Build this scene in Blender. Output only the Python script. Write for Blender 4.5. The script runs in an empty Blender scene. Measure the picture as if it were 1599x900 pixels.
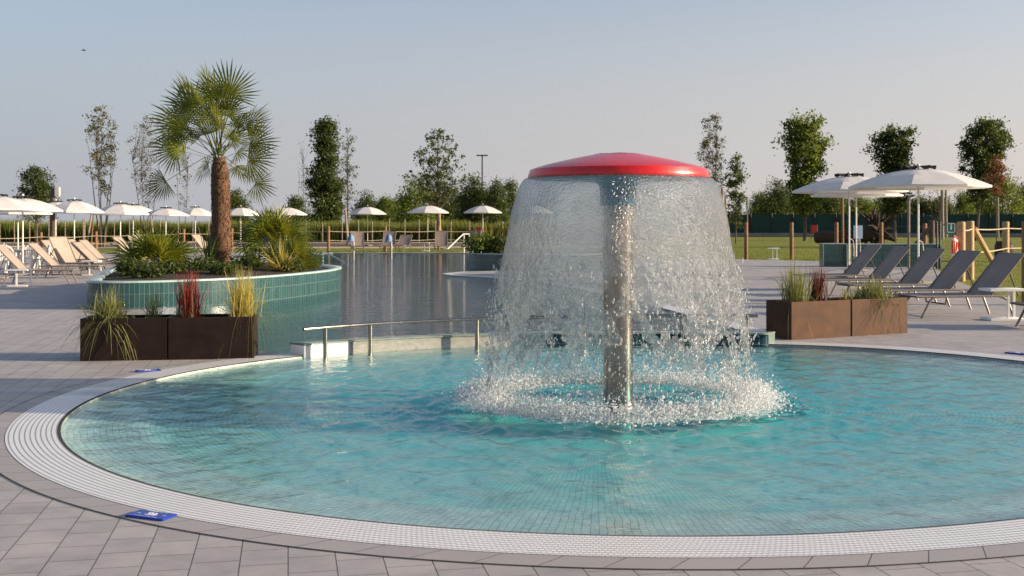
import bpy, bmesh, math, random
import numpy as np
from mathutils import Vector, Matrix, noise as mnoise
from mathutils.geometry import tessellate_polygon
R = math.radians
PI = math.pi
random.seed(7); rng = np.random.default_rng(11)
sc = bpy.context.scene
col = sc.collection

# ---------------------------------------------------------------- camera, sky, sun, exposure
F, EYE, HOR, CX = 1750.0, 1.5, 351.0, 799.5
cam = bpy.data.cameras.new("camera")
cam.sensor_width = 36; cam.lens = F / 1599 * 36
cam.shift_y = -(450 - HOR) / 1599
cam.clip_start = 0.05; cam.clip_end = 6000
cam.dof.use_dof = True; cam.dof.focus_distance = 10.0; cam.dof.aperture_fstop = 5.6
cam_o = bpy.data.objects.new("camera", cam); col.objects.link(cam_o)
cam_o.location = (0, 0, EYE); cam_o.rotation_euler = (R(90), 0, 0)
sc.camera = cam_o

SUN_EL = R(14); SUN_DIR = Vector((1.0, -0.07, 0)).normalized() * math.cos(SUN_EL) + Vector((0, 0, math.sin(SUN_EL)))
w = bpy.data.worlds.new("World"); sc.world = w; w.use_nodes = True
nt = w.node_tree; nt.nodes.clear()
sky = nt.nodes.new("ShaderNodeTexSky"); sky.sky_type = 'NISHITA'; sky.sun_disc = False
sky.sun_elevation = SUN_EL; sky.sun_rotation = math.atan2(SUN_DIR.x, SUN_DIR.y)
sky.air_density = 1.0; sky.dust_density = 1.8; sky.ozone_density = 3.0; sky.altitude = 0
bg = nt.nodes.new("ShaderNodeBackground"); bg.inputs[1].default_value = 0.15
out = nt.nodes.new("ShaderNodeOutputWorld")
hs = nt.nodes.new("ShaderNodeHueSaturation"); hs.inputs['Saturation'].default_value = .78; hs.inputs['Value'].default_value = .66
tn = nt.nodes.new("ShaderNodeMix"); tn.data_type = 'RGBA'; tn.blend_type = 'MULTIPLY'; tn.inputs[0].default_value = 1; tn.inputs[7].default_value = (1.01, .985, .98, 1)
nt.links.new(sky.outputs[0], hs.inputs['Color']); nt.links.new(hs.outputs[0], tn.inputs[6]); tc = nt.nodes.new("ShaderNodeTexCoord"); sx = nt.nodes.new("ShaderNodeSeparateXYZ"); nt.links.new(tc.outputs['Generated'], sx.inputs[0])
mr = nt.nodes.new("ShaderNodeMapRange"); mr.interpolation_type = 'SMOOTHERSTEP'; mr.inputs[1].default_value = -.03; mr.inputs[2].default_value = .36; mr.inputs[3].default_value = .93; mr.inputs[4].default_value = 0
nt.links.new(sx.outputs[2], mr.inputs[0])
ma = nt.nodes.new("ShaderNodeMapRange"); ma.inputs[1].default_value = -.55; ma.inputs[2].default_value = .55; nt.links.new(sx.outputs[0], ma.inputs[0])
hz = nt.nodes.new("ShaderNodeMix"); hz.data_type = 'RGBA'; hz.inputs[6].default_value = (1.36, 1.48, 1.70, 1); hz.inputs[7].default_value = (2.50, 2.24, 2.12, 1); nt.links.new(ma.outputs[0], hz.inputs[0])
hm = nt.nodes.new("ShaderNodeMix"); hm.data_type = 'RGBA'; nt.links.new(mr.outputs[0], hm.inputs[0]); nt.links.new(tn.outputs[2], hm.inputs[6]); nt.links.new(hz.outputs[2], hm.inputs[7])
nt.links.new(hm.outputs[2], bg.inputs[0]); nt.links.new(bg.outputs[0], out.inputs[0])
sl = bpy.data.lights.new("sun", 'SUN'); sl.energy = 4.5; sl.angle = R(0.6); sl.color = (1.0, 0.80, 0.58)
so = bpy.data.objects.new("sun", sl); col.objects.link(so)
so.rotation_euler = SUN_DIR.to_track_quat('Z', 'Y').to_euler(); so.location = (30, -5, 20)
vs = sc.view_settings
vs.view_transform = 'Standard'; vs.look = 'None'; vs.exposure = 1.0; vs.gamma = 1; vs.use_curve_mapping = False
cy = sc.cycles
cy.max_bounces = 10; cy.transparent_max_bounces = 32; cy.transmission_bounces = 8; cy.glossy_bounces = 4; cy.diffuse_bounces = 5
cy.caustics_reflective = False; cy.caustics_refractive = False; cy.sample_clamp_indirect = 4.0
cy.use_denoising = True

# ---------------------------------------------------------------- helpers
def G(px, py, z=0.0):
    Y = F * (EYE - z) / (py - HOR); return Vector(((px - CX) * Y / F, Y, z))
def X(px, Y): return (px - CX) * Y / F
def Z(py, Y): return EYE - (py - HOR) * Y / F

def tag(o, label=None, cat=None, group=None, kind=None):
    if label: o['label'] = label
    if cat: o['category'] = cat
    if group: o['group'] = group
    if kind: o['kind'] = kind
    return o
def empty(name, loc, rz=0, label=None, cat=None, group=None):
    o = bpy.data.objects.new(name, None); col.objects.link(o); o.empty_display_size = .2
    o.location = loc; o.rotation_euler = (0, 0, rz); tag(o, label, cat, group); return o
def link(name, me, mat, parent=None, loc=None, rz=0):
    if mat: me.materials.append(mat)
    o = bpy.data.objects.new(name, me); col.objects.link(o)
    if parent: o.parent = parent
    if loc is not None: o.location = loc
    o.rotation_euler = (0, 0, rz); return o
KIDS = {}
def copy_tree(o, parent=None):
    c = o.copy(); col.objects.link(c); c.parent = parent
    for ch in list(o.children): copy_tree(ch, c)
    return c

class MB:
    def __init__(s): s.v = []; s.f = []; s.uv = []
    def add(s, vs, fs):
        n = len(s.v); s.v += [tuple(v) for v in vs]; s.f += [tuple(i + n for i in f) for f in fs]; return s
    def box(s, c, d, rz=0, m=None, bev=0):
        x, y, z = d[0] / 2, d[1] / 2, d[2] / 2
        M = Matrix.Translation(c) @ Matrix.Rotation(rz, 4, 'Z') @ (m or Matrix.Identity(4))
        if bev <= 0:
            p = [(-x,-y,-z),(x,-y,-z),(x,y,-z),(-x,y,-z),(-x,-y,z),(x,-y,z),(x,y,z),(-x,y,z)]
            fs = [(0,3,2,1),(4,5,6,7),(0,1,5,4),(1,2,6,5),(2,3,7,6),(3,0,4,7)]
        else:
            b = min(bev, x*.45, y*.45, z*.45)
            p = []; rings = [(-z, b), (-z + b, 0), (z - b, 0), (z, b)]
            for zz, i in rings:
                X_, Y_ = x - i, y - i
                for sx, sy, o in ((-1,-1,0),(1,-1,1),(1,1,0),(-1,1,1)):
                    a = (sx*(X_-b), sy*Y_, zz); c2 = (sx*X_, sy*(Y_-b), zz)
                    p += [c2, a] if o == 0 else [a, c2]
            fs = [tuple(range(7, -1, -1)), tuple(range(24, 32))]
            for k in range(3):
                for i in range(8): fs.append((k*8+i, k*8+(i+1)%8, k*8+8+(i+1)%8, k*8+8+i))
        return s.add([M @ Vector(q) for q in p], fs)
    def tube(s, pts, r, n=8, cap=True):
        pts = [Vector(p) for p in pts]; m = len(pts)
        rr = r if isinstance(r, (list, tuple)) else [r] * m
        vs = []; up = None
        for i, p in enumerate(pts):
            d = (pts[min(i+1, m-1)] - pts[max(i-1, 0)])
            d = d.normalized() if d.length > 1e-9 else Vector((0, 0, 1))
            if up is None:
                up = d.orthogonal().normalized()
            up = (up - d * up.dot(d))
            up = up.normalized() if up.length > 1e-6 else d.orthogonal().normalized()
            b = d.cross(up)
            for k in range(n):
                a = 2*PI*k/n; vs.append(p + (up*math.cos(a) + b*math.sin(a)) * rr[i])
        fs = [(i*n+k, i*n+(k+1)%n, (i+1)*n+(k+1)%n, (i+1)*n+k) for i in range(m-1) for k in range(n)]
        if cap: fs += [tuple(range(n-1, -1, -1)), tuple((m-1)*n+k for k in range(n))]
        return s.add(vs, fs)
    def lathe(s, prof, n=32, c=(0, 0, 0)):
        vs = [(c[0]+r*math.cos(2*PI*k/n), c[1]+r*math.sin(2*PI*k/n), c[2]+z) for r, z in prof for k in range(n)]
        fs = [(i*n+k, i*n+(k+1)%n, (i+1)*n+(k+1)%n, (i+1)*n+k) for i in range(len(prof)-1) for k in range(n)]
        return s.add(vs, fs)
    def ball(s, c, r, n=10, sc_=(1, 1, 1)):
        prof = [(max(1e-4, math.cos(a)) * r * sc_[0], math.sin(a) * r * sc_[2]) for a in [(-.5 + i/(n//2)) * PI for i in range(n//2+1)]]
        return s.lathe(prof, n, c)
    def prism(s, poly, z0, z1):
        n = len(poly)
        vs = [(p[0], p[1], z0) for p in poly] + [(p[0], p[1], z1) for p in poly]
        return s.add(vs, [tuple(range(n-1,-1,-1)), tuple(range(n, 2*n))] + [(i,(i+1)%n,n+(i+1)%n,n+i) for i in range(n)])
    def mesh(s, name, smooth=True, angle=40):
        me = bpy.data.meshes.new(name); me.from_pydata(s.v, [], s.f)
        if smooth:
            me.polygons.foreach_set('use_smooth', [True]*len(me.polygons))
            try: me.set_sharp_from_angle(angle=R(angle))
            except Exception: pass
        me.update(); return me
    def build(s, name, mat, parent=None, loc=None, rz=0, smooth=True):
        return link(name, s.mesh(name, smooth), mat, parent, loc, rz)

def np_mesh(name, V, Fq, tint=None, uv=None, smooth=False):
    """V (n,3), Fq (m,k) equal-size faces"""
    me = bpy.data.meshes.new(name); V = np.asarray(V, np.float32); Fq = np.asarray(Fq, np.int32)
    m, k = Fq.shape
    me.vertices.add(len(V)); me.vertices.foreach_set('co', V.ravel())
    me.loops.add(m*k); me.loops.foreach_set('vertex_index', Fq.ravel())
    me.polygons.add(m); me.polygons.foreach_set('loop_start', np.arange(0, m*k, k, dtype=np.int32))
    try: me.polygons.foreach_set('loop_total', np.full(m, k, np.int32))
    except Exception: pass
    if smooth: me.polygons.foreach_set('use_smooth', np.ones(m, bool))
    if tint is not None:
        a = me.attributes.new('tint', 'FLOAT', 'POINT'); a.data.foreach_set('value', np.asarray(tint, np.float32))
    if uv is not None:
        l = me.uv_layers.new(name='UVMap'); l.data.foreach_set('uv', np.asarray(uv, np.float32)[Fq.ravel()].ravel())
    me.update(calc_edges=True); me.validate(); return me

# ---------------------------------------------------------------- materials
class NT:
    def __init__(s, name):
        s.m = bpy.data.materials.new(name); s.m.use_nodes = True; s.t = s.m.node_tree; s.t.nodes.clear()
        s.out = s.n('ShaderNodeOutputMaterial')
    def n(s, ty, **kw):
        nd = s.t.nodes.new(ty)
        for k, v in kw.items(): setattr(nd, k, v)
        return nd
    def l(s, a, b): s.t.links.new(a, b)
    def setin(s, nd, key, v):
        if hasattr(v, 'is_output') or isinstance(v, bpy.types.NodeSocket): s.l(v, nd.inputs[key])
        else: nd.inputs[key].default_value = v
    def math(s, op, a, b=0.0, c=None):
        nd = s.n('ShaderNodeMath', operation=op); s.setin(nd, 0, a); s.setin(nd, 1, b)
        if c is not None: s.setin(nd, 2, c)
        return nd.outputs[0]
    def mix(s, f, a, b):
        nd = s.n('ShaderNodeMix', data_type='RGBA'); s.setin(nd, 0, f); s.setin(nd, 6, a); s.setin(nd, 7, b); return nd.outputs[2]
    def noise(s, scale, detail=3, rough=.55, vec=None, dist=0):
        nd = s.n('ShaderNodeTexNoise'); nd.inputs['Scale'].default_value = scale; nd.inputs['Detail'].default_value = detail
        nd.inputs['Roughness'].default_value = rough; nd.inputs['Distortion'].default_value = dist
        if vec is not None: s.l(vec, nd.inputs['Vector'])
        return nd
    def coord(s, kind='Object', scale=None, rot=None):
        c = s.n('ShaderNodeTexCoord').outputs[kind]
        if scale or rot:
            mp = s.n('ShaderNodeMapping'); s.l(c, mp.inputs[0])
            if scale: mp.inputs['Scale'].default_value = scale
            if rot: mp.inputs['Rotation'].default_value = rot
            return mp.outputs[0]
        return c
    def bump(s, h, strength=.5, dist=.01, normal=None):
        b = s.n('ShaderNodeBump'); b.inputs['Strength'].default_value = strength; b.inputs['Distance'].default_value = dist
        s.l(h, b.inputs['Height'])
        if normal is not None: s.l(normal, b.inputs['Normal'])
        return b.outputs[0]
    def ramp(s, f, stops):
        nd = s.n('ShaderNodeValToRGB'); cr = nd.color_ramp
        while len(cr.elements) < len(stops): cr.elements.new(.5)
        for e, (p, c) in zip(cr.elements, stops): e.position = p; e.color = (*c, 1)
        s.l(f, nd.inputs[0]); return nd.outputs[0]
    def bsdf(s, color, rough=.5, metal=0, normal=None, spec=.5, coat=0, trans=0):
        b = s.n('ShaderNodeBsdfPrincipled'); s.setin(b, 'Base Color', color if not isinstance(color, tuple) else (*color[:3], 1))
        s.setin(b, 'Roughness', rough); b.inputs['Metallic'].default_value = metal
        b.inputs['Specular IOR Level'].default_value = spec; b.inputs['Coat Weight'].default_value = coat
        if normal is not None: s.l(normal, b.inputs['Normal'])
        return b.outputs[0]
    def fresnel(s, nrm, f0=.02):
        g_ = s.n('ShaderNodeNewGeometry'); d = s.n('ShaderNodeVectorMath', operation='DOT_PRODUCT')
        s.l(nrm, d.inputs[0]); s.l(g_.outputs['Incoming'], d.inputs[1])
        k = s.math('SUBTRACT', 1.0, s.math('MINIMUM', s.math('ABSOLUTE', d.outputs['Value']), 1.0))
        return s.math('MULTIPLY_ADD', s.math('POWER', k, 5.0), 1 - f0, f0)
    def done(s, shader): s.l(shader, s.out.inputs[0]); return s.m
def c4(c): return (*c, 1)

def simple(name, color, rough=.5, metal=0, var=.15, scale=6, bump=.15, bscale=60, bdist=.004, spec=.5, coat=0):
    t = NT(name); co = t.coord('Object')
    n1 = t.noise(scale, 4, vec=co)
    dk = tuple(c*(1-var) for c in color); lt = tuple(min(1, c*(1+var)) for c in color)
    cc = t.ramp(n1.outputs[0], [(.3, dk), (.7, lt)])
    nb = t.noise(bscale, 3, vec=co)
    nrm = t.bump(nb.outputs[0], bump, bdist)
    r = t.math('MULTIPLY_ADD', n1.outputs[0], .25, rough - .12)
    return t.done(t.bsdf(cc, r, metal, nrm, spec, coat))

def leafmat(name, dark, light, trans=.45, rough=.5):
    t = NT(name); a = t.n('ShaderNodeAttribute', attribute_name='tint')
    cc = t.ramp(a.outputs['Fac'], [(0, dark), (1, light)])
    b = t.bsdf(cc, rough, spec=.35)
    tr = t.n('ShaderNodeBsdfTranslucent'); t.l(t.mix(.5, cc, (light[0]*1.3, light[1]*1.2, light[2]*.5, 1)), tr.inputs[0])
    m = t.n('ShaderNodeMixShader'); m.inputs[0].default_value = trans; t.l(b, m.inputs[1]); t.l(tr.outputs[0], m.inputs[2])
    return t.done(m.outputs[0])

M = {}
def mats():
    # paving
    t = NT('stone paving'); v = t.coord('Object', rot=(0, 0, R(90 - 11.3)))
    br = t.n('ShaderNodeTexBrick'); t.l(v, br.inputs['Vector'])
    br.inputs['Color1'].default_value = (.38, .355, .345, 1); br.inputs['Color2'].default_value = (.325, .303, .296, 1)
    br.inputs['Mortar'].default_value = (.06, .055, .05, 1); br.inputs['Scale'].default_value = 1
    br.inputs['Mortar Size'].default_value = .0028; br.inputs['Brick Width'].default_value = .23; br.inputs['Row Height'].default_value = .21
    br.offset = .37; br.offset_frequency = 2; br.inputs['Mortar Smooth'].default_value = .1
    o = t.coord('Object'); n1 = t.noise(.7, 4, vec=o); n2 = t.noise(90, 4, .7, vec=o); n3 = t.noise(7, 5, .65, vec=o)
    f = t.math('ADD', t.math('MULTIPLY', n1.outputs[0], .55), t.math('MULTIPLY', n3.outputs[0], .5))
    f = t.math('ADD', f, t.math('MULTIPLY', n2.outputs[0], .35)); st = t.noise(1.9, 6, .62, vec=o, dist=1.2); st = t.math('SMOOTH_MIN', t.math('MULTIPLY', t.math('SUBTRACT', st.outputs[0], .30), 4.5), 1.0, .3)
    f = t.math('MULTIPLY', t.math('MULTIPLY_ADD', f, .75, .5), t.math('MULTIPLY_ADD', st, .20, .84))
    mx = t.n('ShaderNodeMix', data_type='RGBA', blend_type='MULTIPLY'); mx.inputs[0].default_value = 1
    t.l(br.outputs[0], mx.inputs[6]); t.l(f, mx.inputs[7])
    h = t.math('SUBTRACT', t.math('MULTIPLY', n2.outputs[0], .25), br.outputs['Fac'])
    M['deck'] = t.done(t.bsdf(mx.outputs[2], .62, 0, t.bump(h, .5, .006)))
    # border stone with uv joints
    t = NT('stone border'); uv = t.coord('UV'); sx = t.n('ShaderNodeSeparateXYZ'); t.l(uv, sx.inputs[0])
    u = t.math('ADD', sx.outputs[0], t.math('MULTIPLY', sx.outputs[1], .6))
    fr = t.math('FRACT', t.math('DIVIDE', u, .26)); j = t.math('LESS_THAN', fr, .022)
    cell = t.n('ShaderNodeTexWhiteNoise', noise_dimensions='1D'); t.l(t.math('FLOOR', t.math('DIVIDE', u, .26)), cell.inputs['W'])
    o = t.coord('Object'); n2 = t.noise(90, 4, .7, vec=o); n3 = t.noise(6, 4, vec=o)
    k = t.math('ADD', t.math('MULTIPLY', cell.outputs[0], .4), t.math('MULTIPLY', n3.outputs[0], .6)); k = t.math('MULTIPLY_ADD', n2.outputs[0], .3, t.math('SUBTRACT', k, .1))
    cc = t.mix(k, (.30, .28, .272, 1), (.385, .36, .35, 1)); cc = t.mix(j, cc, (.05, .045, .04, 1))
    M['border'] = t.done(t.bsdf(cc, .62, 0, t.bump(t.math('SUBTRACT', t.math('MULTIPLY', n2.outputs[0], .25), j), .5, .006)))
    M['joint'] = simple('dark joint', (.035, .03, .028), .9)
    # grating
    t = NT('white overflow grating'); uv = t.coord('UV'); sx = t.n('ShaderNodeSeparateXYZ'); t.l(uv, sx.inputs[0])
    row = t.math('DIVIDE', sx.outputs[1], .035); fv = t.math('FRACT', row); odd = t.math('MODULO', t.math('FLOOR', row), 2.0)
    fu = t.math('FRACT', t.math('ADD', t.math('DIVIDE', sx.outputs[0], .026), t.math('MULTIPLY', odd, .5)))
    gv = t.math('LESS_THAN', fv, .27); gu = t.math('LESS_THAN', fu, .26)
    hole = t.math('MAXIMUM', gv, t.math('MULTIPLY', gu, .45))
    gr = t.noise(3, 3, vec=t.coord('Object'))
    wh = t.mix(gr.outputs[0], (.78, .775, .77, 1), (.88, .875, .87, 1))
    cc = t.mix(hole, wh, (.26, .255, .26, 1))  # shade inside the slots put into the colour; the sheet has no openings
    M['grating'] = t.done(t.bsdf(cc, .38, 0, t.bump(t.math('SUBTRACT', 1.0, hole), .8, .008)))
    # basin mosaic
    def mosaic(name, a, b, grout, size, warp):
        t = NT(name); uv = t.coord('UV'); o = t.coord('Object')
        nw = t.noise(3.2, 2, vec=o); sb = t.n('ShaderNodeVectorMath', operation='SUBTRACT'); t.l(nw.outputs['Color'], sb.inputs[0]); sb.inputs[1].default_value = (.5, .5, .5)
        sm = t.n('ShaderNodeVectorMath', operation='SCALE'); t.l(sb.outputs[0], sm.inputs[0]); sm.inputs['Scale'].default_value = warp
        ad = t.n('ShaderNodeVectorMath', operation='ADD'); t.l(uv, ad.inputs[0]); t.l(sm.outputs[0], ad.inputs[1])
        br = t.n('ShaderNodeTexBrick'); t.l(ad.outputs[0], br.inputs['Vector']); br.offset = 0
        br.inputs['Color1'].default_value = c4(a); br.inputs['Color2'].default_value = c4(b); br.inputs['Mortar'].default_value = c4(grout)
        br.inputs['Scale'].default_value = 1; br.inputs['Brick Width'].default_value = size; br.inputs['Row Height'].default_value = size; br.inputs['Mortar Size'].default_value = size*.055
        n = t.noise(1.3, 3, vec=o); mx = t.n('ShaderNodeMix', data_type='RGBA', blend_type='MULTIPLY'); mx.inputs[0].default_value = 1
        t.l(br.outputs[0], mx.inputs[6]); t.l(t.math('MULTIPLY_ADD', n.outputs[0], .4, .8), mx.inputs[7])
        return t.done(t.bsdf(mx.outputs[2], .4))
    M['mosaic'] = mosaic('pale pool mosaic', (.60, .66, .61), (.51, .57, .53), (.20, .24, .22), .045, .05)
    M['mosaic2'] = mosaic('grey pool mosaic', (.42, .47, .45), (.35, .41, .40), (.2, .22, .2), .06, 0)
    # teal tile walls (uv in metres)
    def teal(name, a, b, grout, cw, rh):
        t = NT(name); uv = t.coord('UV')
        br = t.n('ShaderNodeTexBrick'); t.l(uv, br.inputs['Vector']); br.offset = 0
        br.inputs['Color1'].default_value = c4(a); br.inputs['Color2'].default_value = c4(b); br.inputs['Mortar'].default_value = c4(grout)
        br.inputs['Scale'].default_value = 1; br.inputs['Brick Width'].default_value = cw; br.inputs['Row Height'].default_value = rh; br.inputs['Mortar Size'].default_value = .004
        br.inputs['Bias'].default_value = 0
        h = t.math('SUBTRACT', 1.0, br.outputs['Fac'])
        return t.done(t.bsdf(br.outputs[0], .16, 0, t.bump(h, .6, .004), spec=.6))
    M['teal'] = teal('teal ceramic tile', (.014, .058, .066), (.028, .086, .088), (.15, .21, .20), .085, .25)
    M['rim'] = simple('pale glazed rim', (.35, .46, .44), .22, var=.1)
    t = NT('glossy pale tile'); n = t.noise(9, 4, vec=t.coord('Object', scale=(1, 1, 3)), dist=1.5)
    M['glaze'] = t.done(t.bsdf(t.ramp(n.outputs[0], [(.3, (.27, .29, .26)), (.7, (.44, .45, .40))]), .14, 0, t.bump(n.outputs[0], .25, .02), spec=.8, coat=.6))
    M['wet'] = simple('wet green grey tile', (.20, .25, .22), .16, var=.2, bump=.3, bscale=20, bdist=.01, coat=.5)
    # water : clear skin (transparent + mirror by fresnel), absorbing body
    def water(name, bumps, absorb, ior=1.33, scale=(1, 1, 1)):
        t = NT(name); o = t.coord('Object', scale=scale); nrm = None
        for s_, st, d in bumps:
            n = t.noise(s_, 3, .5, vec=o, dist=.6); nrm = t.bump(n.outputs[0], st, d, nrm)
        fr = t.fresnel(nrm)
        gl = t.n('ShaderNodeBsdfGlossy'); gl.inputs['Roughness'].default_value = .03; t.l(nrm, gl.inputs['Normal'])
        tr = t.n('ShaderNodeBsdfTransparent')
        mx = t.n('ShaderNodeMixShader'); t.l(fr, mx.inputs[0]); t.l(tr.outputs[0], mx.inputs[1]); t.l(gl.outputs[0], mx.inputs[2])
        va = t.n('ShaderNodeVolumeAbsorption'); va.inputs[0].default_value = c4(absorb[0]); va.inputs[1].default_value = absorb[1]
        t.l(va.outputs[0], t.out.inputs['Volume'])
        return t.done(mx.outputs[0])
    M['water'] = water('clear pool water', [(5.5, .30, .05), (17, .42, .016), (45, .28, .005)], ((.24, .912, .945), 2.35))
    M['water2'] = water('deep pool water', [(2.2, .35, .06), (9, .5, .025), (24, .2, .006)], ((.35, .90, .92), 1.0), scale=(.35, 1.5, 1))
    # falling water
    def sheet(name, bs, tr_, gl_, wh_, rough, strength=.7, dist=.02, ior=1.2):
        t = NT(name); o = t.coord('Object')
        n = t.noise(bs, 2, .6, vec=o, dist=.4); nrm = t.bump(n.outputs[0], strength, dist)
        rf = t.n('ShaderNodeBsdfRefraction'); rf.inputs['IOR'].default_value = ior; rf.inputs['Roughness'].default_value = rough; t.l(nrm, rf.inputs['Normal'])
        rf.inputs[0].default_value = (.96, .98, .99, 1)
        gl = t.n('ShaderNodeBsdfGlossy'); gl.inputs['Roughness'].default_value = .18; t.l(nrm, gl.inputs['Normal'])
        tp = t.n('ShaderNodeBsdfTransparent'); tp.inputs[0].default_value = (.97, .98, .99, 1)
        df = t.n('ShaderNodeBsdfDiffuse'); df.inputs[0].default_value = (.96, .97, .98, 1)
        tl = t.n('ShaderNodeBsdfTranslucent'); tl.inputs[0].default_value = (.96, .97, .98, 1)
        def mx(f, a, b):
            m = t.n('ShaderNodeMixShader'); m.inputs[0].default_value = f; t.l(a, m.inputs[1]); t.l(b, m.inputs[2]); return m.outputs[0]
        a = mx(tr_, rf.outputs[0], tp.outputs[0]); a = mx(wh_, a, mx(.5, df.outputs[0], tl.outputs[0]))
        fr = t.fresnel(nrm)
        m = t.n('ShaderNodeMixShader'); t.l(t.math('MULTIPLY_ADD', fr, .6, gl_), m.inputs[0]); t.l(a, m.inputs[1]); t.l(gl.outputs[0], m.inputs[2])
        return t.done(m.outputs[0])
    M['sheet'] = sheet('falling water sheet', 54, .40, .05, .075, .03, .85, .03, 1.12)
    M['drop'] = sheet('water drops', 40, .35, .05, .45, .05, .3, .01, 1.2)
    M['foam'] = sheet('white foam', 60, .4, .02, .95, .1, .3, .01, 1.2)
    # metals, paints, fabrics
    t = NT('brushed steel'); n = t.noise(30, 3, vec=t.coord('Object', scale=(1, 1, .04)))
    n2 = t.noise(5, 4, vec=t.coord('Object'))
    M['steel'] = t.done(t.bsdf(t.ramp(n2.outputs[0], [(.3, (.25, .22, .195)), (.7, (.36, .32, .285))]), t.math('MULTIPLY_ADD', n.outputs[0], .2, .16), 1, t.bump(n.outputs[0], .05, .002)))
    t = NT('painted wall glint'); n = t.noise(7, 3, vec=t.coord('Object', scale=(1, 1, 4)), dist=1)
    M['glintpaint'] = t.done(t.bsdf((.86, .84, .79), .15, 0, t.bump(n.outputs[0], .2, .02)))  # near-white colour stands in for the bright reflection on the wall's end
    M['red'] = simple('wet red gelcoat', (.60, .008, .006), .28, var=.10, bump=.2, bscale=18, bdist=.008, coat=.25)
    M['tealpaint'] = simple('teal gelcoat', (.003, .22, .36), .25, var=.08, bump=.1, bscale=30, coat=.5)
    M['canvas'] = None
    t = NT('white canvas'); n = t.noise(4, 4, vec=t.coord('Object')); n2 = t.noise(260, 2, vec=t.coord('Object'))
    cc = t.ramp(n.outputs[0], [(.3, (.70, .68, .66)), (.7, (.80, .78, .76))])
    b = t.bsdf(cc, .8, 0, t.bump(n2.outputs[0], .2, .003), spec=.2); tl = t.n('ShaderNodeBsdfTranslucent'); tl.inputs[0].default_value = (.75, .68, .6, 1)
    m = t.n('ShaderNodeMixShader'); m.inputs[0].default_value = .22; t.l(b, m.inputs[1]); t.l(tl.outputs[0], m.inputs[2]); M['canvas'] = t.done(m.outputs[0])
    M['vent'] = simple('charcoal cloth', (.025, .022, .022), .8)
    M['whitemetal'] = simple('white coated metal', (.78, .76, .73), .35, var=.06)
    M['plastic'] = simple('white plastic', (.76, .74, .70), .4, var=.07)
    M['slinggrey'] = simple('charcoal mesh sling', (.27, .21, .175), .75, var=.15, scale=3, bump=.4, bscale=400, bdist=.002)
    M['slingbeige'] = simple('taupe mesh sling', (.33, .27, .22), .75, var=.12, scale=3, bump=.4, bscale=400, bdist=.002)
    M['framemetal'] = simple('taupe coated metal', (.20, .165, .135), .4, var=.1)
    M['darkmetal'] = simple('dark metal', (.03, .03, .032), .4, var=.1)
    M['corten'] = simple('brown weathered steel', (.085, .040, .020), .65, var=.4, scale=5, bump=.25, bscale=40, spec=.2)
    M['cortenshade'] = simple('shade-darkened brown steel', (.020, .011, .008), .6, var=.35, scale=6, bump=.2, bscale=40, spec=.2)  # corten darkened in its colour, standing in for shade on the left boxes
    M['soil'] = simple('dark soil', (.035, .025, .018), .95, var=.4, scale=30, bump=1, bscale=60, bdist=.03)
    M['wood'] = simple('raw pine post', (.21, .105, .042), .75, var=.3, scale=14, bump=.4, bscale=30)
    M['woodlight'] = simple('pale timber', (.42, .29, .15), .75, var=.22, scale=10, bump=.4, bscale=30)
    M['rope'] = simple('hemp rope', (.45, .36, .24), .9, var=.2)
    M['stake'] = simple('grey pale stake', (.27, .22, .165), .8, var=.25)
    M['blue'] = simple('blue glazed tile', (.012, .045, .36), .25, var=.12)
    M['white'] = simple('white print', (.75, .77, .8), .5, var=.04)
    M['palebl'] = simple('pale blue board', (.42, .55, .74), .5, var=.05)
    M['bluecloth'] = simple('pale blue cloth', (.13, .22, .36), .7, var=.15)
    M['green'] = simple('green sign', (.01, .16, .12), .4, var=.05)
    M['ringred'] = simple('red lifebuoy', (.62, .035, .012), .4, var=.08)
    M['cabinet'] = simple('red cabinet', (.30, .01, .015), .5, var=.1)
    M['mesh'] = simple('green windbreak mesh', (.008, .040, .036), .8, var=.3, scale=1.2, bump=.3)
    M['concrete'] = simple('grey concrete', (.24, .22, .20), .85, var=.2, scale=2)
    M['gravel'] = simple('pale gravel', (.46, .38, .29), .95, var=.2, scale=5, bump=.8, bscale=40, bdist=.03)
    M['earth'] = simple('brown earth', (.13, .095, .065), .95, var=.4, scale=.5, bump=1, bscale=8, bdist=.1)
    M['drift'] = simple('old roots', (.05, .028, .018), .9, var=.4, scale=5, bump=.8, bscale=12, bdist=.05)
    M['bark'] = simple('grey brown bark', (.105, .078, .055), .9, var=.35, scale=6, bump=.8, bscale=18, bdist=.03)
    M['palmtrunk'] = simple('fibrous palm trunk', (.15, .078, .042), .95, var=.45, scale=16, bump=1, bscale=50, bdist=.04)
    M['bird'] = simple('dark feathers', (.02, .018, .018), .7)
    # lawn
    t = NT('mown lawn'); o = t.coord('Object'); a = t.noise(.12, 4, vec=o); b_ = t.noise(2.5, 5, .7, vec=o); c_ = t.noise(30, 4, .7, vec=o)
    f = t.math('ADD', t.math('MULTIPLY', a.outputs[0], .45), t.math('MULTIPLY', b_.outputs[0], .35)); f = t.math('ADD', f, t.math('MULTIPLY', c_.outputs[0], .3))
    cc = t.ramp(f, [(.35, (.10, .125, .016)), (.55, (.19, .21, .028)), (.75, (.29, .275, .055))])
    M['lawn'] = t.done(t.bsdf(cc, .9, 0, t.bump(c_.outputs[0], 1, .06), spec=.2))
    # foliage
    M['leaf'] = leafmat('broad leaves', (.055, .090, .015), (.19, .24, .04))
    M['leafdark'] = leafmat('dark leaves', (.026, .046, .012), (.105, .14, .03), .4)
    M['leafyellow'] = leafmat('yellow green leaves', (.07, .075, .015), (.19, .17, .035))
    M['leafgrey'] = leafmat('thin grey leaves', (.05, .055, .03), (.14, .13, .07))
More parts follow.
